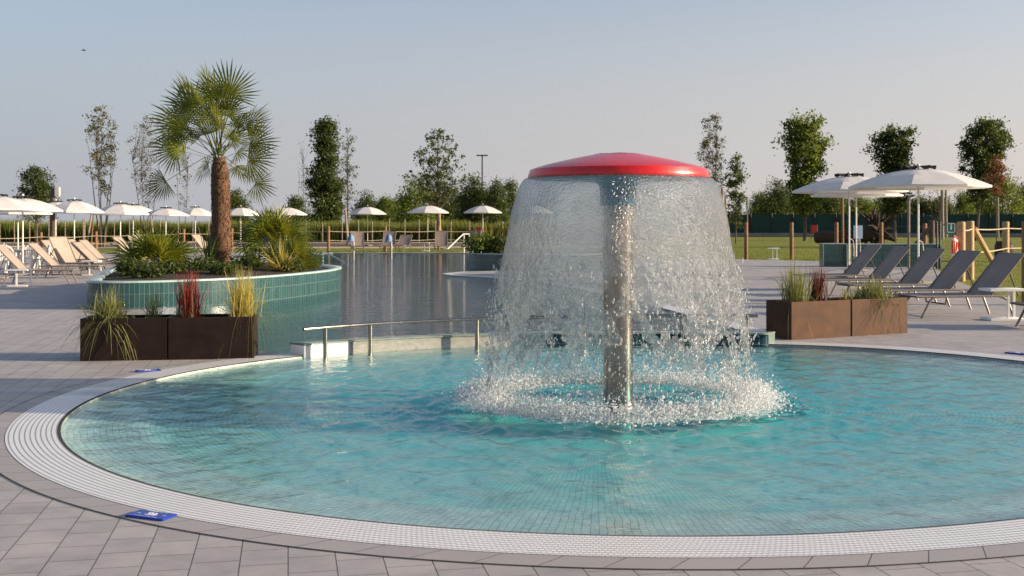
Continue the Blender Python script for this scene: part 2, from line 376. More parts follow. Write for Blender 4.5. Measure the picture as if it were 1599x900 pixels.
    M['leafred'] = leafmat('rust leaves', (.10, .035, .018), (.22, .09, .04))
    M['palmleaf'] = leafmat('palm blades', (.020, .058, .012), (.27, .28, .028), .32, .4)
    M['reed'] = leafmat('tall field grass', (.065, .095, .014), (.21, .235, .036), .35)
    M['grassgreen'] = leafmat('green blades', (.05, .075, .02), (.26, .27, .09), .35)
    M['grassgold'] = leafmat('golden blades', (.20, .19, .04), (.62, .52, .15), .4)
    M['grassred'] = leafmat('red blades', (.10, .08, .03), (.30, .03, .03), .35)
    M['darkred'] = leafmat('dark red blades', (.05, .03, .02), (.13, .03, .03), .3)
mats()

# ---------------------------------------------------------------- pool outlines
PC = Vector((0.75, 9.75))
CTRL = [(-180, 4.35), (-135, 4.35), (-90, 4.36), (-65, 4.42), (-45, 4.62), (-20, 5.15), (0, 5.5), (15, 5.52), (33, 5.42), (46, 5.30), (55, 5.10), (62, 4.85), (75, 4.5), (95, 4.32), (115, 4.3), (137, 4.36), (180, 4.35)]
_ca = np.array([c[0] for c in CTRL]); _cr = np.array([c[1] for c in CTRL])
def rin(a):
    d = (math.degrees(a) + 180) % 360 - 180
    xs = np.linspace(d - 12, d + 12, 9); xs = (xs + 180) % 360 - 180
    return float(np.mean(np.interp(xs, _ca, _cr)))
NA = 360
ANG = [2*PI*i/NA for i in range(NA)]; RIN = [rin(a) for a in ANG]
def pol(i, r, z=0): a = ANG[i % NA]; return (PC.x + r*math.cos(a), PC.y + r*math.sin(a), z)
WALL_A0, WALL_A1 = 60, 136                       # the dividing wall, in degrees
ARC = np.concatenate([[0], np.cumsum([math.hypot(pol(i+1, RIN[(i+1) % NA])[0]-pol(i, RIN[i])[0], pol(i+1, RIN[(i+1) % NA])[1]-pol(i, RIN[i])[1]) for i in range(NA)])])

def ring_sheet(name, d0, d1, z, mat, i0=0, i1=NA, nv=2):
    n = i1 - i0 + 1; V = []; U = []
    for i in range(i0, i1 + 1):
        for k in range(nv):
            d = d0 + (d1 - d0)*k/(nv-1); V.append(pol(i, RIN[i % NA] + d, z)); U.append((ARC[i % NA] if i < NA else ARC[NA], d - d0))
    Fq = [(i*nv+k, i*nv+k+1, (i+1)*nv+k+1, (i+1)*nv+k) for i in range(n-1) for k in range(nv-1)]
    return tag(link(name, np_mesh(name, V, Fq, uv=U), mat), kind='structure')

SMALL = [Vector(pol(i, RIN[i])) for i in range(NA)]
def smooth_poly(pts, it=3):
    for _ in range(it):
        q = []
        for i, p in enumerate(pts):
            n = pts[(i+1) % len(pts)]
            q += [(p[0]*.75+n[0]*.25, p[1]*.75+n[1]*.25), (p[0]*.25+n[0]*.75, p[1]*.25+n[1]*.75)]
        pts = q
    return pts
# big pool: front edge follows the wall, then the left shore, far edge, right shore with the slab tip
front = [pol(i, RIN[i] + .30)[:2] for i in range(WALL_A1, WALL_A0 - 1, -4)]
rest = [(3.3, 15.2), (3.0, 18), (2.4, 22), (1.6, 26), (.6, 29.5), (-.6, 31.6), (-1.75, 32.9), (-2.15, 34.2), (-1.6, 35.6), (.3, 36.6), (3.0, 37.2), (4.2, 39), (4.4, 43), (3.6, 50), (2.5, 57), (.5, 59.3), (-4, 59.5), (-9.5, 59.5), (-10.8, 58.5), (-10.3, 52), (-8.8, 42), (-7.2, 33), (-6.0, 28), (-6.2, 24), (-6.3, 21.5), (-5.9, 19.4), (-5.0, 17.2), (-4.1, 15.2), (-3.4, 13.6)]
BIG = [Vector((x, y, 0)) for x, y in front + [tuple(p) for p in rest]]

def sheet_with_holes(name, outer, holes, z, mat):
    loops = [[Vector((p[0], p[1], 0)) for p in outer]] + [[Vector((p[0], p[1], 0)) for p in h] for h in holes]
    tris = tessellate_polygon(loops); V = [(p.x, p.y, z) for l in loops for p in l]
    me = bpy.data.meshes.new(name); me.from_pydata(V, [], [tuple(t) for t in tris])
    bm = bmesh.new(); bm.from_mesh(me)
    for f in bm.faces:
        f.normal_update()
        if f.normal.z < 0: f.normal_flip()
    bm.to_mesh(me); bm.free(); me.update()
    return tag(link(name, me, mat), kind='structure')

DECK = [(-60, -6), (16, -6), (13, 10), (10.0, 17), (9.4, 20.8), (11.9, 30), (14.7, 39), (16.0, 42), (12, 46.5), (9.7, 48.6), (5.5, 49.5), (4.6, 54), (3.4, 59), (.6, 60.4), (-12, 60.6), (-30, 57), (-60, 50)]
DECKV = DECK
sheet_with_holes('ground', [(-2500, -40), (2500, -40), (2500, 5000), (-2500, 5000)], [list(reversed(DECK))], -.03, M['lawn'])
sheet_with_holes('paved_deck', DECK, [SMALL, BIG], 0, M['deck'])
# kerb skirt so that no gap shows between deck and lawn
mb = MB(); n = len(DECK)
mb.add([(x, y, 0) for x, y in DECK] + [(x, y, -.2) for x, y in DECK], [(i, (i+1) % n, n+(i+1) % n, n+i) for i in range(n)])
tag(mb.build('deck_edge', M['concrete'], smooth=False), kind='structure')

GA0, GA1 = WALL_A1 - 8, 360 + WALL_A0 + 0
def gr_range(): return GA0, GA1
ring_sheet('overflow_grating', .012, .352, .006, M['grating'], GA0, GA1, 2)
ring_sheet('slot_gap', -.012, .012, .003, M['joint'], GA0, GA1, 2)
ring_sheet('paving_border', .353, .515, .004, M['border'], GA0 + 9, GA1 - 4, 2)
ring_sheet('border_joint', .516, .525, .0045, M['joint'], GA0 + 9, GA1 - 4, 2)

# small basin
prof = [(.012, 0.0), (.0, -.02), (-.004, -.034), (-.30, -.042), (-.60, -.050), (-.62, -.053), (-.68, -.070), (-.9, -.076), (-1.6, -.088), (-2.6, -.108), (-3.6, -.120)]
V = []; U = []
vv = 0
for k, (d, z) in enumerate(prof):
    if k: vv += math.hypot(d - prof[k-1][0], z - prof[k-1][1])
    for i in range(NA + 1):
        V.append(pol(i, RIN[i % NA] + d, z)); U.append((ARC[i] if i <= NA else 0, vv))
Fq = [(k*(NA+1)+i, k*(NA+1)+i+1, (k+1)*(NA+1)+i+1, (k+1)*(NA+1)+i) for k in range(len(prof)-1) for i in range(NA)]
c0 = len(V); V.append((PC.x, PC.y, -.2)); U.append((0, vv + .8))
me = np_mesh('pool_floor', V, Fq, uv=U)
tag(link('pool_floor', me, M['mosaic']), kind='structure')
mb = MB(); mb.add([pol(i, RIN[i] + prof[-1][0], prof[-1][1]) for i in range(NA)] + [(PC.x, PC.y, -.124)], [(i, (i+1) % NA, NA) for i in range(NA)])
tag(mb.build('pool_floor_centre', M['mosaic']), kind='structure')

# waves
WV = []
for i in range(46):
    lam = .10 * (8 ** random.random()); a = random.random()*2*PI
    WV.append((2*PI/lam*math.cos(a), 2*PI/lam*math.sin(a)*1.25, random.random()*6.28, lam*.0028))
def wave(x, y):
    h = np.zeros_like(x)
    for kx, ky, p, A in WV: h += A*np.sin(kx*x + ky*y + p)
    return h
NR, NT_ = 190, 900
a = np.linspace(0, 2*PI, NT_, endpoint=False); rr = np.array([rin(t_) for t_ in a]) + .03
tt = np.linspace(.0, 1, NR) ** .8
xx = PC.x + np.outer(tt, rr*np.cos(a)); yy = PC.y + np.outer(tt, rr*np.sin(a))
FX, FY = X(965, 9.58), 9.58
df = np.hypot(xx - FX, yy - FY)
amp = .75 + 2.6*np.exp(-((df - 1.15)/.55)**2) + .9*np.exp(-((df-1.2)/1.8)**2)
zz = -.014 + wave(xx, yy)*amp + .006*np.sin(df*34)*np.exp(-np.abs(df-1.2)/.9)
edge = np.clip((1 - tt)*14, 0, 1)[:, None]; zz = -.014 + (zz + .014)*edge
V = np.stack([xx, yy, zz], -1).reshape(-1, 3); base = len(V)
low = V[(NR-1)*NT_:].copy(); low[:, 2] = -.45; V = np.vstack([V, low])
i = np.arange(NT_); j = (i + 1) % NT_
Fs = [np.stack([k*NT_+i, (k+1)*NT_+i, (k+1)*NT_+j, k*NT_+j], -1) for k in range(NR-1)]
Fs.append(np.stack([(NR-1)*NT_+i, base+i, base+j, (NR-1)*NT_+j], -1))
me = np_mesh('pool_water', V, np.vstack(Fs), smooth=True)
bm = bmesh.new(); bm.from_mesh(me); bm.verts.ensure_lookup_table()
bm.faces.new([bm.verts[base + q] for q in range(NT_-1, -1, -1)]); bm.normal_update()
bmesh.ops.remove_doubles(bm, verts=bm.verts[:NT_], dist=1e-5)
bmesh.ops.recalc_face_normals(bm, faces=bm.faces); bm.to_mesh(me); bm.free()
tag(link('pool_water', me, M['water']), kind='structure')

# big basin and water
mb = MB(); nb = len(BIG)
mb.add([(p.x, p.y, 0) for p in BIG] + [(p.x, p.y, -1.3) for p in BIG], [(i, (i+1) % nb, nb+(i+1) % nb, nb+i) for i in range(nb)])
tag(mb.build('lagoon_wall', M['mosaic2'], smooth=False), kind='structure')
sheet_with_holes('lagoon_floor', [(p.x, p.y) for p in BIG], [], -1.25, M['mosaic2'])
tris = tessellate_polygon([BIG]); cen = sum(BIG, Vector()) / nb
grow = [p + (p - cen).normalized()*.02 for p in BIG]
mb = MB(); mb.add([(p.x, p.y, -.02) for p in grow] + [(p.x, p.y, -1.6) for p in grow], [tuple(t_) for t_ in tris] + [tuple(nb + q for q in reversed(t_)) for t_ in tris] + [(i, nb+i, nb+(i+1) % nb, (i+1) % nb) for i in range(nb)])
me = mb.mesh('lagoon_water', False); bm = bmesh.new(); bm.from_mesh(me); bmesh.ops.recalc_face_normals(bm, faces=bm.faces); bm.to_mesh(me); bm.free()
tag(link('lagoon_water', me, M['water2']), kind='structure')
# pale kerb round the lagoon shore
def band(name, pts, w_, z, mat, closed=False):
    V = []; m = len(pts)
    for i, p in enumerate(pts):
        a_ = Vector(pts[max(i-1, 0)][:2]); b_ = Vector(pts[min(i+1, m-1)][:2]); d = (b_-a_).normalized(); nn = Vector((d.y, -d.x))
        V += [(p[0], p[1], z), (p[0]+nn.x*w_, p[1]+nn.y*w_, z)]
    s_ = [0.0]
    for i in range(1, m): s_.append(s_[-1] + math.hypot(pts[i][0]-pts[i-1][0], pts[i][1]-pts[i-1][1]))
    U = [(s_[i//2], (i % 2)*abs(w_)) for i in range(2*m)]
    o = link(name, np_mesh(name, V, [(2*i, 2*i+2, 2*i+3, 2*i+1) for i in range(m-1)], uv=U), mat)
    return tag(o, kind='structure')
band('lagoon_grating', [p[:2] for p in BIG[len(front):]], .34, .006, M['grating'])

# dividing wall
wr = []
V = []; U = []; Fq = []
prof = [(.0, -.5), (.0, .185), (.012, .20), (.27, .20), (.28, .19), (.28, -1.2)]
aa = list(range(WALL_A0, WALL_A1 + 1))
root = empty('dividing_wall', (0, 0, 0), 0, 'low curved tiled wall with pale coping separating the round pool from the lagoon', 'wall')
def wall_part(name, prof, i0, i1, mat):
    V = []; U = []; m = len(prof); vv = [0]
    for k in range(1, m): vv.append(vv[-1] + math.hypot(prof[k][0]-prof[k-1][0], prof[k][1]-prof[k-1][1]))
    idx = list(range(i0, i1+1))
    for i in idx:
        for k, (d, z) in enumerate(prof): V.append(pol(i, RIN[i % NA] - .02 + d, z)); U.append((ARC[i % NA], vv[k]))
    Fq = [(q*m+k, (q+1)*m+k, (q+1)*m+k+1, q*m+k+1) for q in range(len(idx)-1) for k in range(m-1)]
    me = np_mesh(name, V, Fq, uv=U); me.update()
    bm = bmesh.new(); bm.from_mesh(me); bm.verts.ensure_lookup_table()
    for s_ in (0, (len(idx)-1)*m): bm.faces.new([bm.verts[s_+k] for k in range(m)])
    bmesh.ops.recalc_face_normals(bm, faces=bm.faces); bm.to_mesh(me); bm.free()
    return link(name, me, mat, root)
wall_part('tile_face', [(.01, -.5), (.01, .118), (.27, .118), (.27, -1.2)], WALL_A0, 100, M['teal'])
wall_part('glazed_face', [(.01, -.5), (.01, .118), (.27, .118), (.27, -1.2)], 100, 128, M['glaze'])
wall_part('end_glint', [(.005, -.5), (.005, .118), (.27, .118), (.27, -1.2)], 128, WALL_A1, M['glintpaint'])  # left end of the wall, its reflection painted as a pale colour
wall_part('coping', [(.0, .120), (.0, .136), (.006, .142), (.28, .142), (.286, .136), (.286, .120)], WALL_A0, WALL_A1, M['wet'])
# handrail
root = empty('pool_handrail', (0, 0, 0), 0, 'long curved stainless handrail standing in the water along the low dividing wall', 'handrail')
pts = []
for d in np.linspace(WALL_A0 + 1, WALL_A1 + 1.5, 60):
    a_ = R(d); r_ = rin(a_) - .16; zz_ = .37 - .045*(d - 60)/78; pts.append((PC.x + r_*math.cos(a_), PC.y + r_*math.sin(a_), zz_))
MB().tube(pts, .021, 10).build('rail', M['steel'], root)
for d in (133.5, 125.4, 106.5, 88, 72, 62.5):
    a_ = R(d); r_ = rin(a_) - .16; p = Vector((PC.x + r_*math.cos(a_), PC.y + r_*math.sin(a_), 0))
    m = MB(); m.tube([p + Vector((0, 0, -.45)), p + Vector((0, 0, .36 - .045*(d - 60)/78))], .026, 10); m.lathe([(.055, -.1), (.055, -.088), (.026, -.085)], 12, p)
    m.build('post', M['steel'], root)

# ---------------------------------------------------------------- mushroom fountain
f0 = empty('mushroom_fountain', (FX, FY, 0), 0, 'mushroom shaped pool fountain with red cap on a steel column', 'fountain')
m = MB(); m.tube([(0, 0, -.48), (0, 0, .6), (0, 0, 1.2), (0, 0, 1.70)], .126, 48); m.lathe([(.20, -.47), (.20, -.45), (.126, -.445)], 32); m.build('column', M['steel'], f0)
MB().lathe([(.127, 1.66), (.150, 1.66), (.155, 1.67), (.156, 1.80), (.165, 1.84), (.20, 1.868), (.30, 1.878), (.74, 1.888), (.76, 1.893)], 72).build('underside', M['tealpaint'], f0)
MB().lathe([(.755, 1.896), (.772, 1.892), (.774, 1.896), (.766, 1.930), (.753, 1.966), (.70, 1.985), (.63, 2.006), (.52, 2.033), (.40, 2.060), (.30, 2.081), (.225, 2.094), (.205, 2.100), (.19, 2.092), (.17, 2.06), (.001, 2.055)], 96).build('cap', M['red'], f0)
m = MB(); m.lathe([(.001, 2.085), (.10, 2.098), (.165, 2.103), (.20, 2.101), (.215, 2.097)], 48)
m.v = [(x, y, z + .006*mnoise.noise(Vector((x*22, y*22, 0))) * (1 if math.hypot(x, y) < .205 else .2)) for x, y, z in m.v]
m.build('water_film', M['sheet'], f0)
# water curtain
g = 9.81; v0 = .56; Z0 = 1.897
def fall_r(z): return .775 + v0*math.sqrt(max(0, 2*(Z0 - z)/g))
NTH, NZ = 640, 230
V = np.zeros((NZ, NTH, 3)); keep = np.ones((NZ, NTH), bool)
for iz in range(NZ):
    u = iz/(NZ-1); z = Z0 - (Z0 - .10)*u
    dz = Z0 - z; r0 = fall_r(z)
    for it in range(NTH):
        th = 2*PI*it/NTH; cx_, sx_ = math.cos(th), math.sin(th)
        p = Vector((cx_*r0, sx_*r0, z*.8))
        n1 = mnoise.noise(p*3.1); n2 = mnoise.noise(p*9.0 + Vector((5, 3, 1))); n3 = mnoise.noise(p*24.0 + Vector((1, 9, 4)))
        ar = min(1, max(0, dz - .12)/1.0)
        d = ar*(.026*n1 + .042*ar*n2 + .022*ar*n3) + .0022*n3*min(1, dz/.05)
        zz_ = z + ar*.03*mnoise.noise(p*7 + Vector((20, 0, 0)))
        r = r0 + d; V[iz, it] = (cx_*r, sx_*r, zz_)
        thr = np.interp(z, [.08, .25, .5, .8, 1.05, 1.25, 2.0], [-.32, -.20, -.04, .12, .34, .85, 9])
        q = Vector((cx_*r0*4.2, sx_*r0*4.2, z*3.0))
        keep[iz, it] = (.75*mnoise.noise(q) + .42*mnoise.noise(q*2.4 + Vector((3, 1, 7))) + .10*mnoise.noise(q*5)) < thr
it = np.arange(NTH); jt = (it+1) % NTH; Fs = []
for iz in range(NZ-1):
    k = keep[iz, it] & keep[iz+1, it] & keep[iz, jt] & keep[iz+1, jt]
    a_ = np.stack([iz*NTH+it, iz*NTH+jt, (iz+1)*NTH+jt, (iz+1)*NTH+it], -1); Fs.append(a_[k])
o = link('falling_water', np_mesh('falling_water', V.reshape(-1, 3), np.vstack(Fs), smooth=True), M['sheet'], None, (FX, FY, 0))
tag(o, 'clear bell of water falling from the red mushroom cap', 'water', kind='stuff')

ICO = None
def icos(name, P, S, mat, stretch=None):
    """many small drops in one mesh: P (n,3), S (n,) radii"""
    t_ = (1 + 5**.5)/2
    iv = np.array([(-1,t_,0),(1,t_,0),(-1,-t_,0),(1,-t_,0),(0,-1,t_),(0,1,t_),(0,-1,-t_),(0,1,-t_),(t_,0,-1),(t_,0,1),(-t_,0,-1),(-t_,0,1)])/math.hypot(1, t_)
    fi = np.array([(0,11,5),(0,5,1),(0,1,7),(0,7,10),(0,10,11),(1,5,9),(5,11,4),(11,10,2),(10,7,6),(7,1,8),(3,9,4),(3,4,2),(3,2,6),(3,6,8),(3,8,9),(4,9,5),(2,4,11),(6,2,10),(8,6,7),(9,8,1)])
    n = len(P); sh = rng.uniform(.7, 1.3, (n, 1, 3))
    if stretch is not None: sh[:, :, 2] *= stretch[:, None]
    V = P[:, None, :] + iv[None]*S[:, None, None]*sh
    Fq = fi[None] + (np.arange(n)*12)[:, None, None]
    return link(name, np_mesh(name, V.reshape(-1, 3), Fq.reshape(-1, 3), smooth=True), mat)
nd = 6500
z = 1.15*rng.random(nd)**1.25 + rng.normal(0, .03, nd); z = np.clip(z, .0, 1.4); th = rng.random(nd)*2*PI
r = np.array([fall_r(q) for q in z]) + rng.normal(0, .022, nd)*(1 + 1.3*(1.2 - z)) + np.abs(rng.normal(0, .03, nd))
P = np.stack([FX + r*np.cos(th), FY + r*np.sin(th), z], -1)
S = .0022 + .0060*rng.random(nd)**2.8
o = icos('water_drops', P, S, M['drop'], rng.uniform(1.2, 4.0, nd)); tag(o, 'loose water drops flying off the falling bell', 'water drops', kind='stuff')
nf = 20000
th = rng.random(nf)*2*PI; r = 1.08 + rng.normal(0, .095, nf) + .04*np.sin(th*7) + np.abs(rng.normal(0, .07, nf))*(rng.random(nf) < .3)
z = np.clip(rng.normal(.045, .04, nf), 0, 1)*np.exp(-((r-1.10)/.22)**2)*1.3 + np.abs(rng.normal(0, .05, nf))*(rng.random(nf) < .12)
P = np.stack([FX + 1.10*r*np.cos(th), FY + .05 + .93*r*np.sin(th), z - .004], -1); S = .0025 + .0075*rng.random(nf)**3
o = icos('splash_foam', P, S, M['foam'], rng.uniform(.6, 1.6, nf)); tag(o, 'ring of white foam and splashes where the water bell lands', 'foam', kind='stuff')

nm = 9000
th = rng.random(nm)*2*PI; r = 1.08 + rng.normal(0, .13, nm); z = np.abs(rng.normal(0, .11, nm))
P = np.stack([FX + 1.12*r*np.cos(th), FY + .05 + .93*r*np.sin(th), z], -1)
o = icos('spray', P, .0016 + .0028*rng.random(nm)**2, M['foam']); tag(o, 'fine spray hanging above the landing ring of the fountain', 'spray', kind='stuff')
# flat foam on the surface
nr_, nt_ = 90, 720; V = []; kp = np.zeros((nr_, nt_), bool)
for i in range(nr_):
    rr0 = .72 + .85*i/(nr_-1)
    for k in range(nt_):
        a_ = 2*PI*k/nt_; x_, y_ = rr0*math.cos(a_), rr0*math.sin(a_)
        nz = mnoise.noise(Vector((x_*7, y_*7, 2))) *.6 + mnoise.noise(Vector((x_*18, y_*18, 7)))*.5 + mnoise.noise(Vector((x_*45, y_*45, 1)))*.4
        kp[i, k] = nz > np.interp(rr0, [.72, .92, 1.04, 1.16, 1.32, 1.57], [1.1, .35, -.30, -.30, .30, .75])
        V.append((x_*1.12, y_*.94 + .05, .004 + .012*max(0, nz)))
Fs = []; kk = np.arange(nt_); kj = (kk+1) % nt_
for i in range(nr_-1):
    k = kp[i, kk] & kp[i+1, kk] & kp[i, kj]; Fs.append(np.stack([i*nt_+kk, (i+1)*nt_+kk, (i+1)*nt_+kj, i*nt_+kj], -1)[k])
o = link('foam_patches', np_mesh('foam_patches', V, np.vstack(Fs), smooth=True), M['foam'], None, (FX, FY, 0)); tag(o, 'flat white foam floating round the landing ring of the fountain', 'foam', kind='stuff')

# ---------------------------------------------------------------- leaf and blade builders
def rand_unit(n):
    v = rng.normal(size=(n, 3)); return v/np.linalg.norm(v, axis=1, keepdims=True)
def leaf_cards(name, C, size, mat, parent, tint, aspect=.55, flat=.35):
    """C (n,3) centres; rhombic leaves"""
    n = len(C); u = rand_unit(n); w_ = rand_unit(n); w_[:, 2] += flat; v = np.cross(u, w_); v /= (np.linalg.norm(v, axis=1, keepdims=True) + 1e-9)
    s = size*rng.uniform(.6, 1.35, n)[:, None]
    bend = np.cross(u, v)*s*.18
    Vv = np.stack([C - u*s*.5, C + v*s*aspect*.5 + bend, C + u*s*.5, C - v*s*aspect*.5 + bend], 1)
    Fq = np.arange(n*4).reshape(n, 4)
    return link(name, np_mesh(name, Vv.reshape(-1, 3), Fq, tint=np.repeat(tint, 4)), mat, parent)

def tree(name, label, cat, loc, H, env, mat, ncl=90, clr=.55, per=45, leaf=.28, trunk_r=.14, stems=1, spread=.6, z0=None, group=None, bark='bark', shell=.55, seed=0, twigs=True, lean=0, rx=1.0):
    """env: list of (height fraction, radius). A trunk, limbs reaching to every leaf clump, clumps of leaves."""
    global rng
    rng = np.random.default_rng(seed + 100); rd = random.Random(seed)
    root = empty(name, loc, 0, label, cat, group)
    hs = [e[0] for e in env]; rs = [e[1] for e in env]
    zlo, zhi = hs[0]*H, hs[-1]*H
    cl = []; tries = 0
    while len(cl) < ncl and tries < ncl*40:
        tries += 1
        z = rd.uniform(zlo, zhi); rmax = np.interp(z/H, hs, rs); rm = max(rs)
        if rd.random() > (rmax/rm)**1.3 + .08: continue
        a = rd.uniform(0, 2*PI); q = rd.random(); q = shell + (1-shell)*q if rd.random() < .7 else q
        k = .78 + .42*mnoise.noise(Vector((math.cos(a)*1.6 + seed, math.sin(a)*1.6, z/H*5)))
        rad = rmax*k*q; cl.append(Vector((rad*math.cos(a)*rx + lean*z/H, rad*math.sin(a), z)))
    # stems
    tops = []; mb = MB()
    for s in range(stems):
        a = 2*PI*s/stems + seed; dx = 0 if stems == 1 else spread
        top = Vector((lean*.9 + dx*math.cos(a), dx*math.sin(a)*.6, H*(.93 if stems == 1 else rd.uniform(.62, .85))))
        b = Vector((0 if stems == 1 else .12*math.cos(a), 0 if stems == 1 else .12*math.sin(a), 0))
        pts = [b.lerp(top, t_) + Vector((rd.gauss(0, .02)*H*.25*t_, rd.gauss(0, .02)*H*.25*t_, 0))*(1 if 0 < t_ < 1 else 0) for t_ in (0, .15, .3, .45, .6, .75, .9, 1)]
        pts[0].z = -.1
        tops.append(pts); r0 = trunk_r*(1 if stems == 1 else .62)
        mb.tube(pts, [r0*1.25] + [max(.012, r0*(1-.88*t_)) for t_ in (.15, .3, .45, .6, .75, .9, 1)], 7)
    mb.build('trunk', M[bark], root)
    lb = MB()
    for c in (cl if twigs else cl[::3]):
        st = min(tops, key=lambda P_: (P_[4] - c).length)
        hd = math.hypot(c.x - st[3].x, c.y - st[3].y); zt = max(c.z - hd*1.0 - .25, zlo*.75)
        # start point on the stem at height zt
        for i in range(len(st)-1):
            if st[i].z <= zt <= st[i+1].z: t_ = (zt-st[i].z)/(st[i+1].z-st[i].z+1e-6); p0 = st[i].lerp(st[i+1], t_); break
        else: p0 = st[-2].copy()
        mid = p0.lerp(c, .5) + Vector((rd.gauss(0, .06)*hd, rd.gauss(0, .06)*hd, -.06*hd)); r0 = max(.010, trunk_r*.26*(1 - zt/H*.6))
        lb.tube([p0, mid, c], [r0, r0*.6, r0*.25], 4, False)
    if lb.v: lb.build('limbs', M[bark], root, smooth=True)
    if per > 0:
        C = []; T = []
        for c in cl:
            k = max(3, int(per*rd.uniform(.5, 1.4))); s = clr*rd.uniform(.6, 1.25)
            C.append(rng.normal(0, s*.5, (k, 3))*np.array([1, 1, .75]) + np.array(c)); tb = rd.uniform(.1, .75)
            T.append(np.clip(rng.normal(tb, .18, k), 0, 1))
        leaf_cards('crown', np.vstack(C), leaf, M[mat], root, np.concatenate(T))
    return root

def blades(B, D, L, W, droop, tint, segs=4):
    """B base (n,3), D unit dir (n,3), L length, W width, droop -> vertices, faces, tint"""
    n = len(B); side = np.cross(D, np.array([0, 0, 1.0])); nl = np.linalg.norm(side, axis=1, keepdims=True)
    side = np.where(nl > 1e-3, side/np.maximum(nl, 1e-6), np.array([1.0, 0, 0])); ang = rng.uniform(-.8, .8, n)[:, None]
    nrm = np.cross(side, D); side = side*np.cos(ang) + nrm*np.sin(ang)
    rows = []
    for k in range(segs+1):
        t_ = k/segs; c = B + D*(L*t_)[:, None]; c[:, 2] -= droop*L*t_**2.2
        wv = (W*(1 - t_**1.6)*(.55 + .9*min(t_*3, 1)*.5))[:, None]
        if k == segs: wv = wv*0 + .0006
        rows.append(np.stack([c - side*wv/2, c + side*wv/2], 1))
    V = np.stack(rows, 1).reshape(-1, 3); m = 2*(segs+1)
    f = np.array([(2*k, 2*k+1, 2*k+3, 2*k+2) for k in range(segs)])
    Fq = (f[None] + (np.arange(n)*m)[:, None, None]).reshape(-1, 4)
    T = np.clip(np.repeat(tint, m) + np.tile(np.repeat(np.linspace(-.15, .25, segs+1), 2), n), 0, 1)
    return V, Fq, T
def tuft(name, label, cat, loc, n, L, W, spread, droop, mat, base=.05, tint=(.2, .8), group=None, wild=0):
    az = rng.random(n)*2*PI; tl = np.abs(rng.normal(0, spread, n)); tl = np.clip(tl, 0, 1.45)
    D = np.stack([np.cos(az)*np.sin(tl), np.sin(az)*np.sin(tl), np.cos(tl)], -1)
    B = np.stack([rng.normal(0, base, n), rng.normal(0, base, n), np.zeros(n)], -1)
    Ls = L*rng.uniform(.55, 1.1, n); dr = droop*rng.uniform(.4, 1.5, n)*(.4 + tl)
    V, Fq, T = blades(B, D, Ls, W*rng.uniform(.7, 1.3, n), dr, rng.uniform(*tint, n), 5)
    o = link(name, np_mesh(name, V, Fq, tint=T), M[mat], None, loc); tag(o, label, cat, group); return o

def fan_leaf(Vs, Fs, Ts, hub, axis, nrm, L, n=24, spread=105, droop=.25, yellow=.5):
    axis = axis.normalized(); side = nrm.cross(axis).normalized(); nrm = axis.cross(side).normalized()
    da = R(2*spread/(n-1))
    for i in range(n):
        a = R(-spread) + i*da; d = (axis*math.cos(a) + side*math.sin(a)).normalized()
        pw = d.cross(nrm).normalized(); l = L*(1 - .28*abs(a)/R(spread))*random.uniform(.78, 1.10)
        pr = nrm*.12; b = len(Vs); fold = nrm*(.012 if i % 2 else -.012)
        dr = droop*random.uniform(.6, 1.4)
        for k, t_ in enumerate((.02, .27, .66, 1.0)):
            c = hub + d*(l*t_) + nrm*(-.10*l*(t_**2)) + fold*(1 if k == 1 else .4); c = c + Vector((0, 0, -dr*l*max(0, t_-.35)**2*1.6))
            wd = (.003, l*.27*math.tan(da/2)*1.05, l*.026, .0012)[k]
            Vs += [tuple(c - pw*wd), tuple(c + pw*wd)]; tb = (yellow, yellow*.7, .22, .12)[k] + random.uniform(-.08, .08); Ts += [tb, tb]
        Fs += [(b+2*k, b+2*k+1, b+2*k+3, b+2*k+2) for k in range(3)]
def frond(parent, base, hub, L, n=30, spread=130, droop=.15, yellow=.5, tiltv=None, pet=.014):
    Vs, Fs, Ts = [], [], []
    mid = base.lerp(hub, .55) + Vector((0, 0, .03*(hub-base).length))
    axis = (hub - mid).normalized(); nrm = tiltv if tiltv else (Vector((random.gauss(0, .45), -1, random.gauss(.35, .4))) if random.random() < .65 else Vector((random.gauss(0, .5), random.gauss(-.4, .5), random.gauss(.7, .4))))
    if abs(nrm.normalized().dot(axis)) > .9: nrm = axis.orthogonal()
    b = len(Vs)
    fan_leaf(Vs, Fs, Ts, hub, axis, nrm, L, n, spread, droop, yellow)
    # petiole as a flat ribbon pair
    for w_ in (Vector((1, 0, 0)), Vector((0, 1, 0))):
        b = len(Vs); pp = [base, base.lerp(mid, .5) + Vector((0, 0, .03)), mid, mid.lerp(hub, .5), hub]
        for q in pp: Vs += [tuple(q - w_*pet), tuple(q + w_*pet)]; Ts += [.75, .75]
        Fs += [(b+2*k, b+2*k+1, b+2*k+3, b+2*k+2) for k in range(4)]
    return link('frond', np_mesh('frond', Vs, Fs, tint=np.clip(Ts, 0, 1)), M['palmleaf'], parent)

